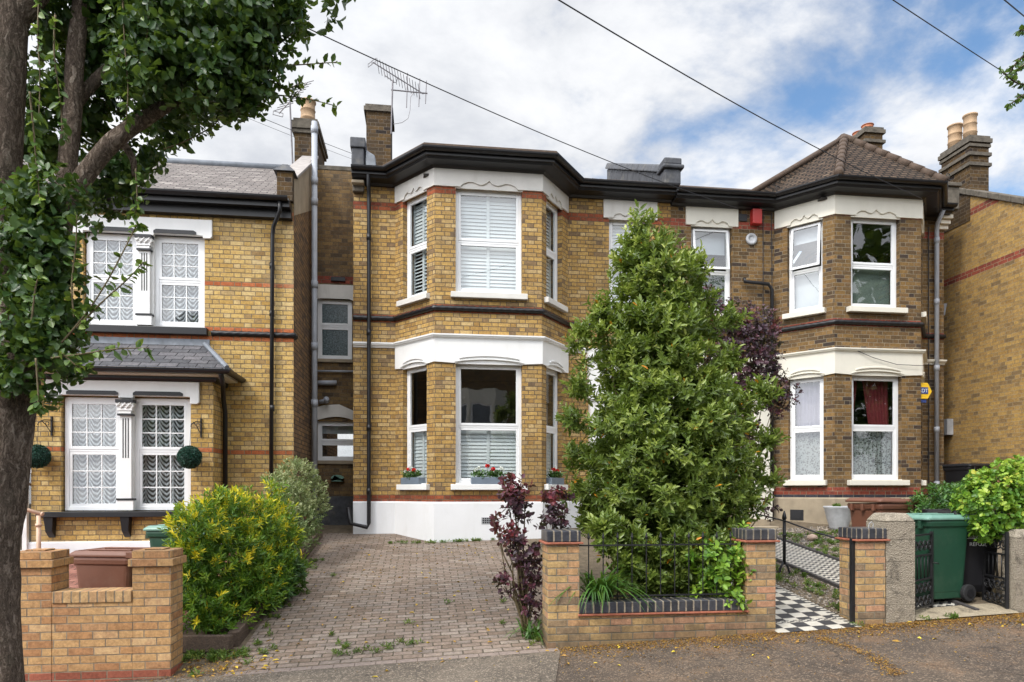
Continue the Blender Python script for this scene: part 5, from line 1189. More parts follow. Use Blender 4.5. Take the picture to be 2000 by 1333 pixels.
purple('large purple smoke bush rising behind the laurel in front of the brown house', [(1360, 530, 9.4, 20), (1350, 510, 9.4, 10), (1440, 620, 9.4, 30), (1480, 640, 9.4, 34), (1450, 670, 9.4, 42), (1490, 690, 9.4, 36), (1460, 725, 9.4, 45), (1505, 730, 9.4, 26), (1430, 760, 9.4, 40), (1525, 770, 9.4, 26), (1512, 790, 9.4, 20), (1500, 645, 9.4, 18), (1475, 618, 9.4, 10), (1400, 690, 9.4, 40), (1380, 600, 9.4, 30), (1470, 780, 9.4, 24), (1500, 985, 9.0, 14), (1488, 1000, 9.0, 12), (1440, 850, 9.4, 40), (1230, 560, 9.3, 16)], (4.2, 9.4, .4), 1250, ll=.05, hot=((1350, 512, 9.4, 16), (1445, 618, 9.4, 22), (1478, 612, 9.4, 14), (1505, 640, 9.4, 18), (1528, 800, 9.4, 14)))
# hedges on the right
hv = thing('ivy_hedge', 'bright yellow-green leafy hedge bulging over the right-hand concrete pier', 'hedge', (7.0, 7.4, .3))
O, A = shell([pb(px, py, y, r*1.04) for px, py, y, r in ((1950, 965, 7.3, 42), (1915, 985, 7.3, 40), (1990, 965, 7.3, 44), (2030, 960, 7.3, 46), (1940, 1010, 7.2, 40), (1985, 1012, 7.2, 36), (1900, 1015, 7.3, 22), (1925, 1040, 7.1, 14), (2070, 970, 7.4, 60), (2080, 1050, 7.6, 60), (1960, 1045, 7.2, 10), (1965, 940, 7.4, 24), (1905, 1000, 7.3, 30), (1920, 950, 7.4, 26), (1895, 975, 7.4, 22), (1960, 930, 7.4, 26), (1995, 925, 7.4, 24))], 1900, inner=.4, upk=.3, out=1.2)
leafmesh('foliage', *shoots(O, A, .05+0*O[:, 0], 7, .046, .040, spread=(1.5, .7), jit=.6, tone=np.clip(RNG.random(len(O))*.6+.5*(A[:, 2] > .3)*RNG.random(len(O))+.12, 0, 1)), L_IVY, hv, fold=.1)
b = MB()
for px in (1940, 1985, 2040): twigs(b, (at(px, 1100, 7.4)[0], 7.4, .2), at(px, 990, 7.35), .02, .01)
b.build('stems', M['twig'], hv, smooth=True)
hc = thing('evergreen_shrub', 'rounded glossy dark green shrub behind the green wheelie bin', 'shrub', (7.2, 8.9, .5))
O, A = shell([pb(px, py, y, r) for px, py, y, r in ((1825, 988, 8.6, 34), (1798, 998, 8.5, 24), (1862, 988, 8.7, 36), (1890, 985, 8.8, 38), (1840, 1010, 8.5, 34), (1850, 972, 8.8, 22), (1810, 1010, 8.4, 20), (1870, 1050, 8.8, 40), (1840, 1080, 8.8, 40))], 950, inner=.5, upk=.7)
leafmesh('foliage', *shoots(O, A, .05+0*O[:, 0], 8, .062, .022, spread=(1.4, .6)), L_CHO, hc)
twb = MB(); twigs(twb, (7.2, 8.9, .4), at(1845, 1000, 8.8), .02, .01); twb.build('stems', M['twig'], hc)
# climbing green on the railing's right end, strap-leaved clumps
cl_ = thing('climber', 'fresh green climber trailing over the blue-brick coping at the right end of the railing', 'plant', (3.1, 7.1, .4))
O, A = shell([pb(px, py, y, r) for px, py, y, r in ((1385, 1095, 7.0, 28), (1420, 1110, 6.98, 30), (1440, 1080, 6.98, 18), (1450, 1100, 6.95, 16), (1380, 1160, 7.0, 14), (1440, 1145, 6.9, 18), (1432, 1175, 6.84, 16), (1400, 1135, 7.0, 22), (1450, 1050, 7.05, 14), (1370, 1165, 6.98, 12), (1445, 1120, 6.85, 14))], 190, inner=.7, upk=.2)
leafmesh('foliage', *shoots(O, A, .07+0*O[:, 0], 6, .068, .040, spread=(1.5, .7), tone=.3+.6*RNG.random(len(O))), L_IVY, cl_, fold=.1)
def straps(label, base, N, Lr, group, zb, leanx=0., leany=0.):
    s = thing('strap_leaved_plant', label, 'plant', (*base, zb), group); b = MB(); V = []; T_ = []
    for i in range(N):
        a = random.uniform(0, 2*math.pi); L = random.uniform(.7, 1)*Lr; w = random.uniform(.010, .016); n = 9
        ox, oy = base[0]+random.uniform(-.08, .08), base[1]+random.uniform(-.08, .08); lean = random.uniform(.5, 1.15)
        dx_, dy_ = math.cos(a)+leanx, math.sin(a)+leany; q = math.hypot(dx_, dy_); dx_ /= q; dy_ /= q; k0 = len(b.v)
        for j in range(n+1):
            t = j/n; r = L*lean*.62*t**1.15; h = L*(.95*t-.85*lean*t*t); ww = w*(1-t**3)
            b.v += [(ox+dx_*r-dy_*ww, oy+dy_*r+dx_*ww, zb+h), (ox+dx_*r+dy_*ww, oy+dy_*r-dx_*ww, zb+h)]; T_ += [i/N, i/N]
        for j in range(n): q = k0+2*j; b.f.append([q, q+1, q+3, q+2]); b.m.append(0)
    o = b.build('leaves', L_STRAP, s); at_ = o.data.attributes.new('tone', 'FLOAT', 'POINT'); at_.data.foreach_set('value', T_)
straps('arching strap-leaved clump behind the railing next to its left pillar', (1.82, 7.0), 150, .95, 'strap-leaved clumps', .40, leanx=.2, leany=-.55)
straps('strap-leaved clump leaning over the driveway at the foot of the left railing pillar', (1.13, 7.15), 26, .5, 'strap-leaved clumps', .03, leanx=-.5)
for nm, lb, org_, lst, n_ in (('stray', '', None, [], 0),): pass

# ------------------------------------------------------------------ low walls, piers and railings
def base_z(x): return gz(x, 6.8)-.15
gw = thing('garden_wall', 'buff brick garden wall at the left with two capped pillars and a brick-on-edge coping', 'wall', (-3.0, 6.9, -.15))
b = MB(); b.box(-5.6, -3.75, 6.8, 7.02, -.5, .565); b.box(-3.40, -2.705, 6.8, 7.02, -.4, .565); b.build('wall', M['bricknew'], gw)
b = MB(); b.box(-5.6, -3.752, 6.785, 7.035, .565, .672); b.box(-3.398, -2.707, 6.785, 7.035, .565, .672); b.build('coping', M['coping'], gw, bevel=.006)
for x0 in (-3.75, -2.705):
    b = MB(); x1 = x0+.345; b.box(x0, x1, 6.8, 7.12, -.4, .892); b.box(x0-.028, x1+.028, 6.772, 7.148, .894, .967); b.box(x0-.003, x1+.003, 6.797, 7.123, .9685, 1.042); b.box(x0+.08, x1-.09, 6.87, 7.05, 1.042, 1.056)
    b.build('pillar', M['bricknew'], gw, bevel=.006)
M['blue'] = bricks('brick_blue_on_edge', [(0, (.030, .033, .042)), (1, (.065, .068, .082))], (.34, .29, .22), flemish=False, w=.082, rh=3., soot=.2, sootcol=(.2, .18, .14), rough=.42, bump=.3, gap=.013)
rw = thing('garden_wall', 'low stained brick wall with blue-capped pillars in front of the laurel', 'wall', (2.5, 6.9, 0))
b = MB(); b.box(1.575, 3.375, 6.8, 7.02, -.3, .33); b.build('wall', M['brickold'], rw)
b = MB(); b.box(1.56, 3.39, 6.77, 7.04, .332, .35); b.build('tile_creasing', M['redtile'], rw, bevel=.004)
b = MB(); b.box(1.577, 3.373, 6.79, 7.025, .352, .466); b.build('coping', M['blue'], rw, bevel=.008)
def pillar(parent, x0, x1, y0=6.8, y1=7.125):
    b = MB(); b.box(x0, x1, y0, y1, -.3, 1.062); o = b.build('pillar', M['brickold'], parent, bevel=.004)
    b = MB(); b.box(x0-.035, x1+.035, y0-.035, y1+.035, 1.064, 1.083); b.build('tile_creasing', M['redtile'], o, bevel=.004)
    b = MB(); b.box(x0-.012, x1+.012, y0-.012, y1+.012, 1.085, 1.20); b.build('cap', M['blue'], o, bevel=.010); return o
pillar(rw, 1.25, 1.575); pillar(rw, 3.375, 3.695)
b = MB()
for k in range(11):
    x = 1.70+k*.155; b.tube([(x, 6.92, .466), (x, 6.92, 1.10)], .006, 6); b.lathe((x, 6.92, 1.10), [(.008, 0), (.016, .02), (.003, .07)], 6)
b.box(1.575, 3.375, 6.905, 6.935, 1.03, 1.045); b.box(1.575, 3.375, 6.905, 6.935, .50, .515)
tag(b.build('railing', M['iron'], org=(2.5, 6.92, .466)), 'black iron railing on the blue-brick coping between the two pillars', 'railing')
# return wall behind the right pillar with the same caps
gp = thing('gate_pier', 'brick gate pier with blue brick cap beside the checkerboard path', 'pier', (4.8, 6.95, .1), 'piers by the right gates'); pillar(gp, 4.63, 4.955)
b = MB(); b.box(4.588, 4.628, 6.84, 6.88, .1, 1.09); b.tube([(4.61, 6.86, 1.0), (4.63, 6.86, 1.0)], .012, 6); b.box(4.60, 4.632, 6.835, 6.885, .35, .38); b.box(4.60, 4.632, 6.835, 6.885, .85, .88)
b.build('gate_post', M['iron'], gp)
b = MB(); b.tube([(4.79, 6.85, 1.2), (4.80, 6.85, 1.25), (4.83, 6.85, 1.27), (4.85, 6.85, 1.24), (4.84, 6.85, 1.2)], .004, 6); b.build('wire_loop', M['galv'], gp)
def cpier(x0, x1, y0, y1, zt, label):
    c = thing('gate_pier', label, 'pier', ((x0+x1)/2, (y0+y1)/2, .15), 'piers by the right gates'); b = MB(); z = -.1; k = 0
    while z < zt-.1:
        h = min(.235, zt-.09-z); b.box(x0, x1, y0, y1, z, z+h-.004); b.box(x0+.006, x1-.006, y0+.006, y1-.006, z+h-.004, z+h); z += h
    b.build('shaft', M['conc'], c, bevel=.006)
    b = MB(); b.hexa([(x0-.01, y0-.01, z), (x1+.01, y0-.01, z), (x1+.01, y1+.01, z), (x0-.01, y1+.01, z), (x0+.05, y0+.05, zt), (x1-.05, y0+.05, zt), (x1-.05, y1-.05, zt), (x0+.05, y1-.05, zt)]); b.build('cap', M['conc'], c, bevel=.02)
cpier(4.965, 5.305, 6.80, 7.14, 1.36, 'taller pebbly concrete pier beside the green wheelie bin')
cpier(6.58, 6.96, 6.85, 7.04, 1.17, 'concrete pier under the bright hedge at the right edge')
# retaining wall strip right of the last pier
b = MB(); b.box(6.962, 12., 6.88, 7.03, 0, .95); tag(b.build('garden_wall', M['conc'], org=(9, 7, .3)), 'grey concrete wall running off the right edge below the hedge', 'wall')
def gate(name_label, a, c):
    g_ = thing('iron_gate', name_label, 'gate', (a[0], a[1], .25), 'ornate iron gates'); f = Fr(a, c); L = f.L; z0, z1 = .24, 1.12; b = MB()
    for s_ in (0, L-.03): b.lbox(f, s_, s_+.03, -.015, .015, z0-.04, z1+.02)
    for z in (z0+.05, z0+.36, z1-.25, z1-.02): b.lbox(f, .03, L-.03, -.01, .01, z, z+.02)
    b.build('frame', M['iron'], g_); b = MB()
    for k in range(1, 5): q = .03+(L-.06)*k/5; b.tube([f.pt(q, 0, z0+.38), f.pt(q, 0, z1-.25)], .007, 6)
    def ring(cx, cz, r, t0=0, t1=2*math.pi, sp=0):
        b.tube([f.pt(cx+(r-sp*k/14)*math.cos(t0+(t1-t0)*k/14), 0, cz+(r-sp*k/14)*math.sin(t0+(t1-t0)*k/14)) for k in range(15)], .007, 5)
    for cz in (z0+.13, z0+.28, z1-.13):
        for k in range(4): q = .03+(L-.06)*(k+.5)/4; ring(q, cz, .052); ring(q, cz, .045, .5*k, 7+.5*k, .04)
    b.build('scrollwork', M['iron'], g_, smooth=True)
    b = MB(); b.tube([f.pt(L-.02, .02, .78), f.pt(L-.02, .06, .78), f.pt(L+.02, .06, .77)], .008, 6); b.build('latch', M['iron'], g_)
gate('ornate black iron gate leaf hinged on the taller concrete pier, standing ajar', (5.33, 6.87), (5.80, 7.16)); gate('ornate black iron gate leaf hinged beneath the bright hedge, pushed open', (6.54, 6.92), (6.63, 7.36))
# ------------------------------------------------------------------ wheelie bins
def wheelie(label, x, y, rz, body, lid, name='wheelie_bin', lettering=False, tilt=0., open_=0.):
    z0 = gz(x, y)+.015; t = thing(name, label, 'bin', (x, y, z0), 'wheelie bins'); t.rotation_euler = (0, 0, rz); ORG[t.name] = (0, 0, 0)
    def ring(w, d, z, yo=0, r=.05):
        P = []
        for cx, cy, a0 in ((w/2-r, d/2-r, 0), (-w/2+r, d/2-r, 90), (-w/2+r, -d/2+r, 180), (w/2-r, -d/2+r, 270)):
            for k in range(4): a = R(a0+30*k); P.append((cx+r*math.cos(a), cy+r*math.sin(a)+yo, z))
        return P
    def loft(b, rs):
        for i in range(len(rs)-1):
            n = len(rs[i])
            for j in range(n): b.face([rs[i][j], rs[i][(j+1) % n], rs[i+1][(j+1) % n], rs[i+1][j]])
        b.face(rs[0][::-1]); b.face(rs[-1])
    b = MB(); loft(b, [ring(.44, .46, .04, .02), ring(.45, .50, .12, .01), ring(.455, .505, .125, .01), ring(.52, .62, .88, 0), ring(.55, .66, .885, 0), ring(.56, .68, .93, 0), ring(.55, .68, .96, 0)])
    for s_ in (-1, 0, 1): b.box(s_*.17-.02, s_*.17+.02, -.37, -.32, .86, .955)
    bo = b.build('body', body, t, bevel=.008)
    if lettering:
        f = Fr((-.2, -.277), (.2, -.277)); tl = lambda z: .055*(z-.5)/.76
        text('Waltham Forest', .052, f, .2, tl(.70)+.012, .70, bo, M['ink']); text('REFUSE', .062, f, .2, tl(.60)+.012, .60, bo, M['ink'])
        q = MB(); q.lbox(f, .02, .38, .03, .034, .755, .760); q.lbox(f, .02, .38, .02, .026, .685, .690)
        q.tube([f.pt(.2+.075*math.cos(R(a)), .036, .765+.085*math.sin(R(a))) for a in range(0, 181, 15)], .004, 5); q.tube([f.pt(.2+.03*math.cos(R(a)), .036, .765+.03*math.sin(R(a))) for a in range(0, 181, 20)], .003, 5)
        q.build('emblem', M['ink'], bo)
    b = MB(); loft(b, [ring(.58, .72, .96, -.01), ring(.58, .72, .985, -.01), ring(.52, .64, 1.02, 0), ring(.50, .62, 1.022, 0), ring(.47, .58, 1.012, 0)])
    b.box(-.29, -.20, .30, .42, .95, 1.02); b.box(.20, .29, .30, .42, .95, 1.02)
    for s_ in (-.12, .12): b.box(s_-.015, s_+.015, -.25, .25, 1.012, 1.03)
    if open_: b.v = [(p[0], p[1], p[2]+max(0, (.34-p[1]))*open_) for p in b.v]
    b.build('lid', lid, t, bevel=.008)
    b = MB(); b.tube([(-.26, .40, .93), (.26, .40, .93)], .016, 8); b.tube([(-.27, .34, .93), (-.27, .40, .93)], .016, 8); b.tube([(.27, .34, .93), (.27, .40, .93)], .016, 8); b.build('handle', lid, t, smooth=True)
    for s_ in (-1, 1):
        b = MB(); b.tube([(s_*.22, .29, .10), (s_*.275, .29, .10)], .10, 20); wh = b.build('wheel', M['rubber'], t, bevel=.01)
        b = MB(); b.tube([(s_*.276, .29, .10), (s_*.283, .29, .10)], .05, 12); b.build('hub', M['binblack'], wh)
    return t
wheelie('dark green wheelie bin with pale green lid between the iron gates', 6.02, 7.46, R(-80), M['bingreen'], M['bingreenlid'])
wheelie('black wheelie bin lettered REFUSE beside the dark green bin', 6.60, 7.62, R(-12), M['binblack'], M['binblack'], lettering=True)
wheelie('brown wheelie bin with raised lid behind the taller concrete pier', 6.30, 8.75, R(-74), M['binbrown'], M['binbrown'], open_=.025)
wheelie('black wheelie bin at the mouth of the side alley by the board fence', 11.28, 12.95, R(5), M['binblack'], M['binblack'])
wheelie('brown wheelie bin behind the left brick garden wall', -3.22, 7.75, R(-105), M['binbrown'], M['binbrown'])
wheelie('green wheelie bin half hidden behind the golden shrub', -2.98, 9.0, R(-95), M['bingreen'], M['bingreenlid'])
# ------------------------------------------------------------------ other garden things
def sleeper(label, P0, P1, w_, h, z0, z1, roll=0.):
    f = Fr(P0, P1); b = MB(); n = 6
    for k in range(1):
        b.hexa([f.pt(0, w_/2, z0), f.pt(f.L, w_/2, z1), f.pt(f.L, -w_/2, z1), f.pt(0, -w_/2, z0), f.pt(0, w_/2-roll, z0+h), f.pt(f.L, w_/2-roll, z1+h), f.pt(f.L, -w_/2, z1+h*.97), f.pt(0, -w_/2, z0+h*.97)])
    tag(b.build('timber_sleeper', M['wood'], org=(P0[0], P0[1], z0), bevel=.012), label, 'sleeper', 'weathered timber sleepers')
sleeper('short split timber sleeper lying across the front of the left bed', (-2.63, 7.50), (-1.97, 7.36), .13, .17, -.07, -.055, .04)
sleeper('timber sleeper edging the driveway, nearest the pavement', (-1.985, 7.50), (-1.96, 9.45), .12, .20, gz(-2, 7.5)-.04, gz(-2, 9.45)-.04)
sleeper('timber sleeper edging the driveway, middle one under the shrubs', (-1.96, 9.47), (-1.93, 11.35), .12, .20, gz(-2, 9.45)-.02, gz(-2, 11.35)-.02)
sleeper('timber sleeper edging the driveway, farthest towards the house', (-1.93, 11.37), (-1.90, 12.95), .12, .20, gz(-2, 11.35)-.0, gz(-2, 12.95)-.0)
so_ = patch('flower_bed', -2.7, -2.0, 7.5, 13.0, .06, M['soil'])
def chainpost(label, x, y, zt):
    z = gz(x, y); t = thing('rope_post', label, 'post', (x, y, z), 'posts along the tiled paths'); b = MB()
    b.tube([(x, y, z+.16), (x, y, zt-.10)], .022, 8); b.lathe((x, y, zt-.10), [(.022, 0), (.032, .01), (.028, .05), (.006, .12)], 8)
    for s_ in (-1, 1): b.tube([(x, y, z+.2), (x+s_*.05, y, z+.13), (x+s_*.075, y, z+.05), (x+s_*.08, y, z-.02)], .016, 8)
    b.tube([(x, y, z+.55), (x, y, z+.58)], .03, 8); b.build('post', M['iron'], t, smooth=True)
chainpost('black iron post with forked foot in the gravel between the two tiled paths', 4.98, 8.93, 1.31); chainpost('farther black iron post near the porches', 4.98, 11.3, 1.62)
b = MB(); b.tube([(4.98, 11.3, 1.50), (4.98, 10.2, 1.30), (4.98, 8.93, 1.19), (4.9, 8.0, 1.08), (4.79, 7.13, 1.02)], .011, 8)
tag(b.build('handrail_rope', M['cable'], org=(4.98, 9, 1.2), smooth=True), 'black rope handrail strung from the forked iron post to the brick pier', 'rope')
pt = thing('plant_pot', 'large pale grey tapered pot with a green tuft in front of the right bay', 'pot', (7.72, 11.9, gz(7.72, 11.9)))
b = MB(); b.lathe((7.72, 11.9, gz(7.72, 11.9)), [(.15, 0), (.16, .03), (.21, .2), (.25, .38), (.27, .41), (.27, .435), (.24, .435), (.23, .40)], 28); b.build('pot', M['galv'], pt, smooth=True)
O = np.array([(7.62+RNG.random()*.12, 11.85+RNG.random()*.1, gz(7.72, 11.9)+.38) for _ in range(40)]); A = RNG.normal(size=(40, 3))*.3+np.array([0, 0, 1.])
leafmesh('plant', *shoots(O, A, .06+0*O[:, 0], 7, .06, .010, spread=(.9, .3)), L_WEED, pt)
fb = MB(); X = 11.52
for k in range(24): y0 = 10.4+k*.15; fb.box(X, X+.018, y0, y0+.145, .4, 2.30-(13.9-y0)*.16)
fb.box(X+.02, X+.06, 10.4, 14.0, .8, .88); fb.box(X+.02, X+.06, 10.4, 14.0, 1.5, 1.58); tag(fb.build('board_fence', M['fence'], org=(X, 12, 1.), bevel=.002), 'brown vertical board fence along the foot of the gable wall', 'fence')
hr = thing('handrail', 'beige painted handrail with turned post by the left porch', 'handrail', (-5.7, 10.9, .3)); b = MB()
b.tube([(-7.0, 10.95, 1.75), (-6.0, 10.95, 1.385), (-5.62, 10.95, 1.265)], .026, 10); b.tube([(-5.62, 10.95, 1.265), (-5.60, 10.95, 1.26)], .034, 10); b.build('rail', M['rail'], hr, smooth=True)
b = MB(); b.tube([(-6.7, 10.95, .2), (-6.7, 10.95, 1.62)], .032, 10); b.build('post', M['rail'], hr, smooth=True); b = MB(); b.tube([(-5.66, 10.95, .2), (-5.66, 10.95, 1.24)], .032, 10); b.tube([(-5.66, 10.95, 1.08), (-5.66, 10.95, 1.12)], .045, 10); b.build('post', M['rail'], hr, smooth=True)
for x, yb, lb in ((-5.80, 11.18, 'green topiary ball hanging beside the tree trunk'), (-3.60, 11.16, 'green topiary ball hanging right of the lower mullioned window')):
    t = thing('topiary_ball', lb, 'topiary ball', (x, yb, 2.13), 'hanging topiary balls')
    b = MB(); b.lathe((x, yb, 2.13), [(.01, -.165)]+[(.165*math.cos(R(a)), .165*math.sin(R(a))) for a in range(-75, 80, 15)]+[(.01, .165)], 20); b.build('core', plain('dark_core', (.008, .03, .022), .9), t, smooth=True)
    n = 2600; d = unit(RNG.normal(size=(n, 3))); O = d*.163+np.array([x, yb, 2.13])
    leafmesh('leaves', O, d*.6+RNG.normal(size=(n, 3))*.6, d+RNG.normal(size=(n, 3))*.4, .028+0*O[:, 0], .014+0*O[:, 0], RNG.random(n), L_BOX, t)
    b = MB(); b.tube([(x, yb, 2.29), (x+.02, yb, 2.60)], .003, 4); b.build('wire', M['cable'], t)
    xb = x+.10; b = MB(); b.box(xb-.01, xb+.01, 11.37, 11.398, 2.46, 2.76); b.tube([(xb, 11.38, 2.70), (xb-.04, 11.25, 2.69), (xb-.08, 11.17, 2.64), (xb-.08, 11.16, 2.60)], .008, 6)
    b.tube([(xb, 11.38, 2.5), (xb-.03, 11.28, 2.62), (xb-.06, 11.2, 2.68)], .006, 6); b.tube([(xb-.02+.025*math.cos(k*.6), 11.30, 2.64+.025*math.sin(k*.6)) for k in range(11)], .005, 5)
    b.build('hanging_bracket', M['iron'], h3, smooth=True)
for f, s0, s1, z, lb in ((FL, .27, .80, 1.735, 'slate-blue window box of red flowers on the left sill of the white-banded bay'), (FC, .655, 1.29, 1.735, 'slate-blue window box of red and white flowers on the middle sill of the white-banded bay'), (FRr, .25, .78, 1.735, 'slate-blue window box of red flowers on the right sill, partly behind the laurel')):
    p = f.pt((s0+s1)/2, .0, z-.045); t = thing('window_box', lb, 'window box', p, 'window boxes on the bay sills')
    z -= .045; b = MB(); b.lbox(f, s0, s1, -.075, .085, z, z+.165); b.build('box', M['boxgrey'], t, bevel=.006)
    n = 75; O = np.array([f.pt(s0+.03+RNG.random()*(s1-s0-.06), -.03+RNG.random()*.09, z+.15+RNG.random()*.09) for _ in range(n)]); A = RNG.normal(size=(n, 3))*.5+np.array([f.n[0]*.3, f.n[1]*.3, 1.])
    leafmesh('leaves', *shoots(O, A, .05+0*O[:, 0], 6, .042, .030, spread=(1.4, .7)), L_GER, t, fold=.05)
    heads = [(.32, .10, 1), (.62, .08, 1), (.78, .05, 0), (.15, .06, 0), (.45, .13, 1 if f is FC else 0)] if f is not FC else [(.12, .08, 0), (.22, .11, 0), (.46, .15, 1), (.63, .09, 1), (.9, .08, 0), (.86, .11, 0)]
    for (q, h, red) in heads:
        c = np.array(f.pt(s0+(s1-s0)*q, .03, z+.22+h)); m_ = 70 if red else 30; rr = .036 if red else .028; d = unit(RNG.normal(size=(m_, 3)))*np.array([1, 1, .7])
        leafmesh('flower', c+d*rr*.5, d+RNG.normal(size=(m_, 3))*.3, d, .03+0*d[:, 0], .026+0*d[:, 0], RNG.random(m_), M['petal'] if red else M['petalw'], t, fold=.05)
    b = MB()
    for (q, h, red) in heads: b.tube([f.pt(s0+(s1-s0)*q, .02, z+.14), f.pt(s0+(s1-s0)*q, .03, z+.22+h)], .003, 4)
    b.build('stalks', L_WEED, t)
# ------------------------------------------------------------------ aerials and overhead cables
def aerial(label, segs, loc, mast, r=.012):
    t = thing('tv_aerial', label, 'aerial', loc, 'television aerials'); b = MB(); b.tube(mast, r*1.4, 8); b.build('mast', M['metal'], t)
    for nm, lst, rr in segs:
        b = MB()
        for l in lst: b.tube(l, rr, 6)
        b.build(nm, M['metal'], t)
Y = 14.93
def A_(px, py, dy=0): return at(px, py, Y+dy)
boom = lambda q: (733+(822-733)*q, 126+(181-126)*q)
els = []
for k in range(15):
    q = .06+.9*k/14; x_, y_ = boom(q); a = A_(x_, y_); els.append([(a[0]-.02, a[1]-.1, a[2]+.11), (a[0]+.02, a[1]+.1, a[2]-.11)])
refl = [[A_(719, 126, 0), A_(734, 114, .02)], [A_(719, 132, 0), A_(734, 120, .02)], [A_(719, 125), A_(719, 132)], [A_(734, 114), A_(734, 124)], [A_(726, 119), A_(726, 128)]]
aerial('tall double television aerial with long pointed array on the middle chimney', [('boom', [[A_(728, 122), A_(827, 184)]], .012), ('elements', els+refl, .006), ('lower_boom', [[A_(764, 176), A_(835, 183)]], .014),
    ('dipoles', [[A_(796, 143), A_(794, 211)], [A_(820, 154), A_(818, 209)], [A_(833, 158), A_(831, 203)]], .010), ('bracket', [[A_(766, 158), A_(752, 148), A_(750, 140)], [A_(766, 160), A_(774, 162), A_(776, 154)]], .01),
    ('cable', [[A_(808, 181), A_(802, 190), A_(801, 215), A_(797, 232), A_(785, 240), A_(768, 243)]], .006)], A_(766, 245), [A_(764, 262), A_(767, 157)])
b = MB()
Y = 14.3
els = [[A_(536+k*9.5, 219-k*9, .0), A_(545+k*9.5, 211-k*9, .3)] for k in range(0)]
els = []
for k in range(10): p = A_(552+k*5, 212-k*5.5); els.append([(p[0]-.16, p[1], p[2]-.06), (p[0]+.16, p[1], p[2]+.06)])
aerial('thin television aerial on a tall pole in front of the left chimney', [('boom', [[A_(545, 222), A_(600, 162)]], .011), ('elements', els+[[A_(534, 217), A_(553, 222)], [A_(533, 224), A_(552, 229)], [A_(534, 217), A_(533, 225)], [A_(553, 222), A_(552, 229)]], .007)], A_(572, 325), [A_(572, 330), A_(566, 195)])
def wire(label, pts, sag=.0, r=.011):
    r *= .62; a, c = Vector(pts[0]), Vector(pts[1]); P = []
    for i in range(25):
        t = i/24; p = a.lerp(c, t); P.append((p.x, p.y, p.z-4*sag*t*(1-t)))
    b = MB(); b.tube(P, r, 6); tag(b.build('overhead_cable', M['cable'], org=tuple(a), smooth=True), label, 'cable', 'overhead cables')
POLE = (-6.2, -3.5, 9.2)
def wire2(label, p_end, p_mid, r=.011, sag=.12):
    a = Vector(p_end); m_ = Vector(p_mid); wire(label, (a, a+(m_-a)*1.9), sag, r)
wire2('long overhead cable sloping down from the left to the eaves between the houses', at(1442, 408, 12.9), at(870, 140, 8.5), .011, .25)
wire2('overhead cable crossing the middle of the sky to the tiled pyramid roof', at(1800, 388, 12.0), at(1300, 82, 7.5), .012, .25)
wire2('overhead cable in the top right sky behind the branch tips', at(2100, 230, 12.0), at(1755, 0, 8.0), .011, .05)
wire2('short length of overhead cable cutting the top right corner', at(2060, 80, 10.0), at(1965, 0, 8.0), .013, .02)
wire2('thin overhead cable passing in front of the left chimney', at(700, 305, 16.5), at(480, 212, 13.0), .009, .05); wire2('faint overhead cable just below the one by the left chimney', at(690, 312, 17.), at(450, 212, 13.5), .006, .05)
# ------------------------------------------------------------------ small ground things
def scatter(name, pts, ll, lw, mat, kind='stuff', tone=None, flat=True, label=None):
    P = np.array(pts); n = len(P); D = RNG.normal(size=(n, 3))*np.array([1, 1, .15]); N = np.array([0, 0, 1.])+RNG.normal(size=(n, 3))*.3
    o = leafmesh(name, P, D, N, ll*(.6+.8*RNG.random(n)), lw*(.6+.8*RNG.random(n)), RNG.random(n) if tone is None else tone, mat, fold=.3); o['kind'] = kind; return o
pts = []
for _ in range(9000):
    x = 1.1+random.random()**.8*5.6; y = 6.80-abs(random.gauss(0, .10+.22*random.random()))-.004; 
    if y > 5.5: pts.append((x, y, gz(x, y)+.008))
for _ in range(1100):
    x = random.uniform(-3.9, 8); y = random.uniform(5.3, 6.75); pts.append((x, y, gz(x, y)+.008))
for _ in range(1100):
    x = random.gauss(-2.1, .35); y = 6.95+random.gauss(0, .2)
    if x > -2.35 or y < 6.78: pts.append((x, y, gz(x, y)+.012+random.random()*.02))
for _ in range(900):
    t_ = random.random(); x = 3.95-.12*t_+.12*math.sin(t_*3)+random.gauss(0, .05); y = 6.42-1.3*t_; pts.append((x, y, gz(x, y)+.016))
scatter('leaf_litter', pts, .018, .008, L_LIT, tone=RNG.random(len(pts))*.75)
pts = []
for _ in range(90): x = random.uniform(-.5, 6.6); y = 6.75-abs(random.gauss(0, .35)); pts.append((x, max(y, 5.2), gz(x, y)+.014))
for _ in range(60): x = random.gauss(-2.0, .3); y = 7.0+random.gauss(0, .2); pts.append((x, y, gz(x, y)+.025) if x > -2.33 or y < 6.78 else (-1.9, 6.9, gz(-1.9, 6.9)+.02))
for _ in range(110): x = random.uniform(-1.8, 1.1); y = random.uniform(6.8, 12); pts.append((x, y, gz(x, y)+.022))
scatter('fallen_leaves', pts, .05, .024, L_LIT, tone=np.clip(.45+.55*RNG.random(len(pts)), 0, 1))
pts = []
for _ in range(2200): x = random.uniform(-1.82, 1.3); y = 6.85+random.random()*6.; x = round(x/.1)*.1+random.gauss(0, .01) if random.random() < .5 else x; y = round(y/.1)*.1+.004*random.random(); pts.append((x, y, gz(x, y)+.016))
scatter('moss_crumbs', pts, .014, .009, leafmat('moss', [(0, (.04, .03, .015)), (.6, (.07, .055, .02)), (1, (.10, .11, .03))], rough=.9), label='')
C2 = []
for _ in range(9): C2.append((random.uniform(-1.8, 1.3), random.uniform(7, 12.2), .05))
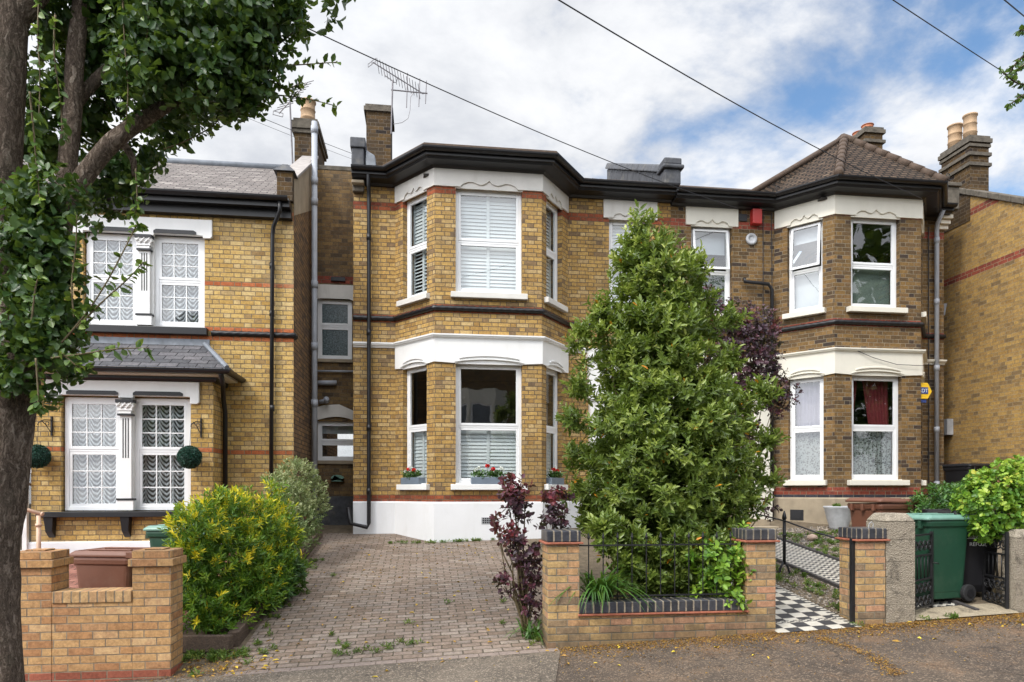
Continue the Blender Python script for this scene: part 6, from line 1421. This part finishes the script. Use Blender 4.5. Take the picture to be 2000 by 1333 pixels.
C2 += [(.2+random.uniform(-.9, 1.2), 12.28, .05) for _ in range(26)]+[(-.9+random.random()*.8, 7.0+random.random()*.35, .06) for _ in range(14)]+[(1.15, 6.9+random.random()*.4, .07) for _ in range(7)]+[(-1.82+random.random()*.2, 7.2+random.random()*4, .08) for _ in range(26)]+[(-1.9+random.gauss(0, .12), 7.2+random.gauss(0, .1), .07) for _ in range(14)]
C2 += [(random.uniform(6.2, 8.0), random.uniform(8.8, 11.6), .09) for _ in range(260)]+[(random.uniform(4.72, 5.2), random.uniform(7.0, 10.5), .05) for _ in range(90)]+[(5.38+random.random()*.4, 6.79, .05) for _ in range(4)]+[(4.62, 6.77, .05), (-2.1, 6.75, .05)]+[(random.uniform(-2.55, -2.0), 7.15+random.random()*.2, .08) for _ in range(30)]
O = []; A = []
for x, y, h in C2:
    for _ in range(5): O.append((x+random.gauss(0, .025), y+random.gauss(0, .025), gz(x, y)+.012)); A.append((random.gauss(0, .4), random.gauss(0, .4), 1))
O = np.array(O); A = np.array(A); tag(leafmesh('weeds', *shoots(O, A, .03+0*O[:, 0], 6, .038, .012, spread=(1.4, .5)), L_WEED), kind='stuff')
import bmesh
def pebbles(name, regs, mat):
    b = MB()
    for (x0, x1, y0, y1, n, r) in regs:
        for _ in range(n):
            x, y = random.uniform(x0, x1), random.uniform(y0, y1); z = gz(x, y)+.005; q = r*random.uniform(.5, 1.3); k = len(b.v); a = random.random()*6; e = random.uniform(.6, 1)
            P = [(q*math.cos(a+t)*1, q*e*math.sin(a+t), 0) for t in (0, 1.26, 2.5, 3.8, 5.0)]
            b.v += [(x+p[0], y+p[1], z) for p in P]+[(x+p[0]*.6, y+p[1]*.6, z+q*.55) for p in P]
            for j in range(5): j2 = (j+1) % 5; b.f.append([k+j, k+j2, k+5+j2, k+5+j]); b.m.append(random.randrange(3))
            b.f.append([k+5+j for j in range(5)]); b.m.append(b.m[-1])
    tag(b.build(name, [mat, plain('pebble_dark', (.13, .12, .11), .8), plain('pebble_pale', (.38, .33, .27), .8)]), kind='stuff')
pebbles('gravel', [(4.66, 5.28, 6.95, 11.5, 1900, .016), (6.2, 7.9, 8.6, 12.2, 2200, .022), (4.66, 5.28, 11.5, 13.0, 200, .02)], M['stone'])
b = MB(); b.lathe((0, 0, 0), [(.02, 0), (.07, .02), (.09, .06), (.07, .1), (.02, .12)], 14); c_ = at(1578, 1000, 10.9); b.v = [(x+7.2-.55, y+11.0, z+gz(6.65, 11.0)) for x, y, z in b.v]
tag(b.build('round_stone', plain('pink_pebble', (.50, .36, .28), .8, .15), org=(6.65, 11.0, gz(6.65, 11)), smooth=True), 'pinkish rounded stone lying in the grass of the right front garden', 'stone')
# ------------------------------------------------------------------ the far side of the street (seen in the window glass)
oh = thing('terraced_house', 'pale terrace across the street seen mirrored in the bay window glass', 'house', (2, -14, 0))
b = MB(); hol = []
for k in range(7):
    for z in (1.5, 4.6): hol.append((1.2+k*4.2, 2.2+k*4.2, z, z+1.9))
b.wall((18, -13.5), (-14, -13.5), 0, 9.4, hol, 0, .15); b.face([(18, -13.1, 9.4), (-14, -13.1, 9.4), (-14, -18, 12.2), (18, -18, 12.2)], 1)
b.build('wall', [M['brickrec'], M['slatebay']], oh)
for k in range(7):
    x0 = 17.2-k*4.2; bw = [(x0, -13.5), (x0-.7, -12.7), (x0-2.1, -12.7), (x0-2.8, -13.5)]; b = MB()
    for z in (0, 3.35, 6.4): b.sweep(bw, [(0, z), (.06, z), (.06, z+.85), (0, z+.85)])
    for q in bw: b.tube([(q[0], q[1], .8), (q[0], q[1], 6.5)], .12, 8)
    b.build('bay', M['cream'], oh); b = MB()
    for i in range(3):
        f = Fr(bw[i], bw[i+1])
        for z0, z1 in ((.85, 3.35), (4.2, 6.4)): frame_rect(b, f, .1, f.L-.1, z0, z1, .07, 0, .04); b.lbox(f, .1, f.L-.1, 0, .05, (z0+z1)/2-.03, (z0+z1)/2+.03)
    b.build('window', M['upvc'], oh); b = MB()
    for i in range(3):
        f = Fr(bw[i], bw[i+1])
        for z0, z1 in ((.85, 3.35), (4.2, 6.4)): b.face([f.pt(.1, .01, z0), f.pt(f.L-.1, .01, z0), f.pt(f.L-.1, .01, z1), f.pt(.1, .01, z1)])
    b.build('pane', plain('dark_reflecting_glass', (.16, .18, .2), .1), oh)
for (x, y, h, r, lb) in ((21.5, -8.2, 11, 4.2, 'lower bushy street tree across the road'), (5.4, -6.5, 6.2, 1.25, 'middling street tree across the road'), (25, -10, 20, 7., 'largest street tree across the road'), (-9, -7, 9, 2.8, 'street tree across the road at the left')):
    t = thing('street_tree', lb, 'tree', (x, y, gz(x, y)), 'street trees'); b = MB(); b.tube([(x, y, -.5), (x+.1, y, h*.4), (x, y+.1, h*.75)], [.22, .17, .08], 12, rough=.06)
    for a in range(6): b.tube([(x+.1, y, h*.42), (x+r*.5*math.cos(a), y+r*.5*math.sin(a), h*.7)], [.07, .03], 8)
    b.build('trunk', M['bark'], t, smooth=True)
    bb = [((x+r*.45*math.cos(a*1.1), y+r*.45*math.sin(a*1.1), h*(.62+.12*math.sin(a*2.3))), (r*.55, r*.55, h*.17)) for a in range(7)]+[((x, y, h*.82), (r*.6, r*.6, h*.2))]
    O, A = shell(bb, 900, inner=.8, upk=.2); leafmesh('crown', *shoots(O, A, .3+0*O[:, 0], 6, .17*r/2.5+.04, .11*r/2.5+.02, spread=(1.5, .7), jit=.6), L_FAR, t)
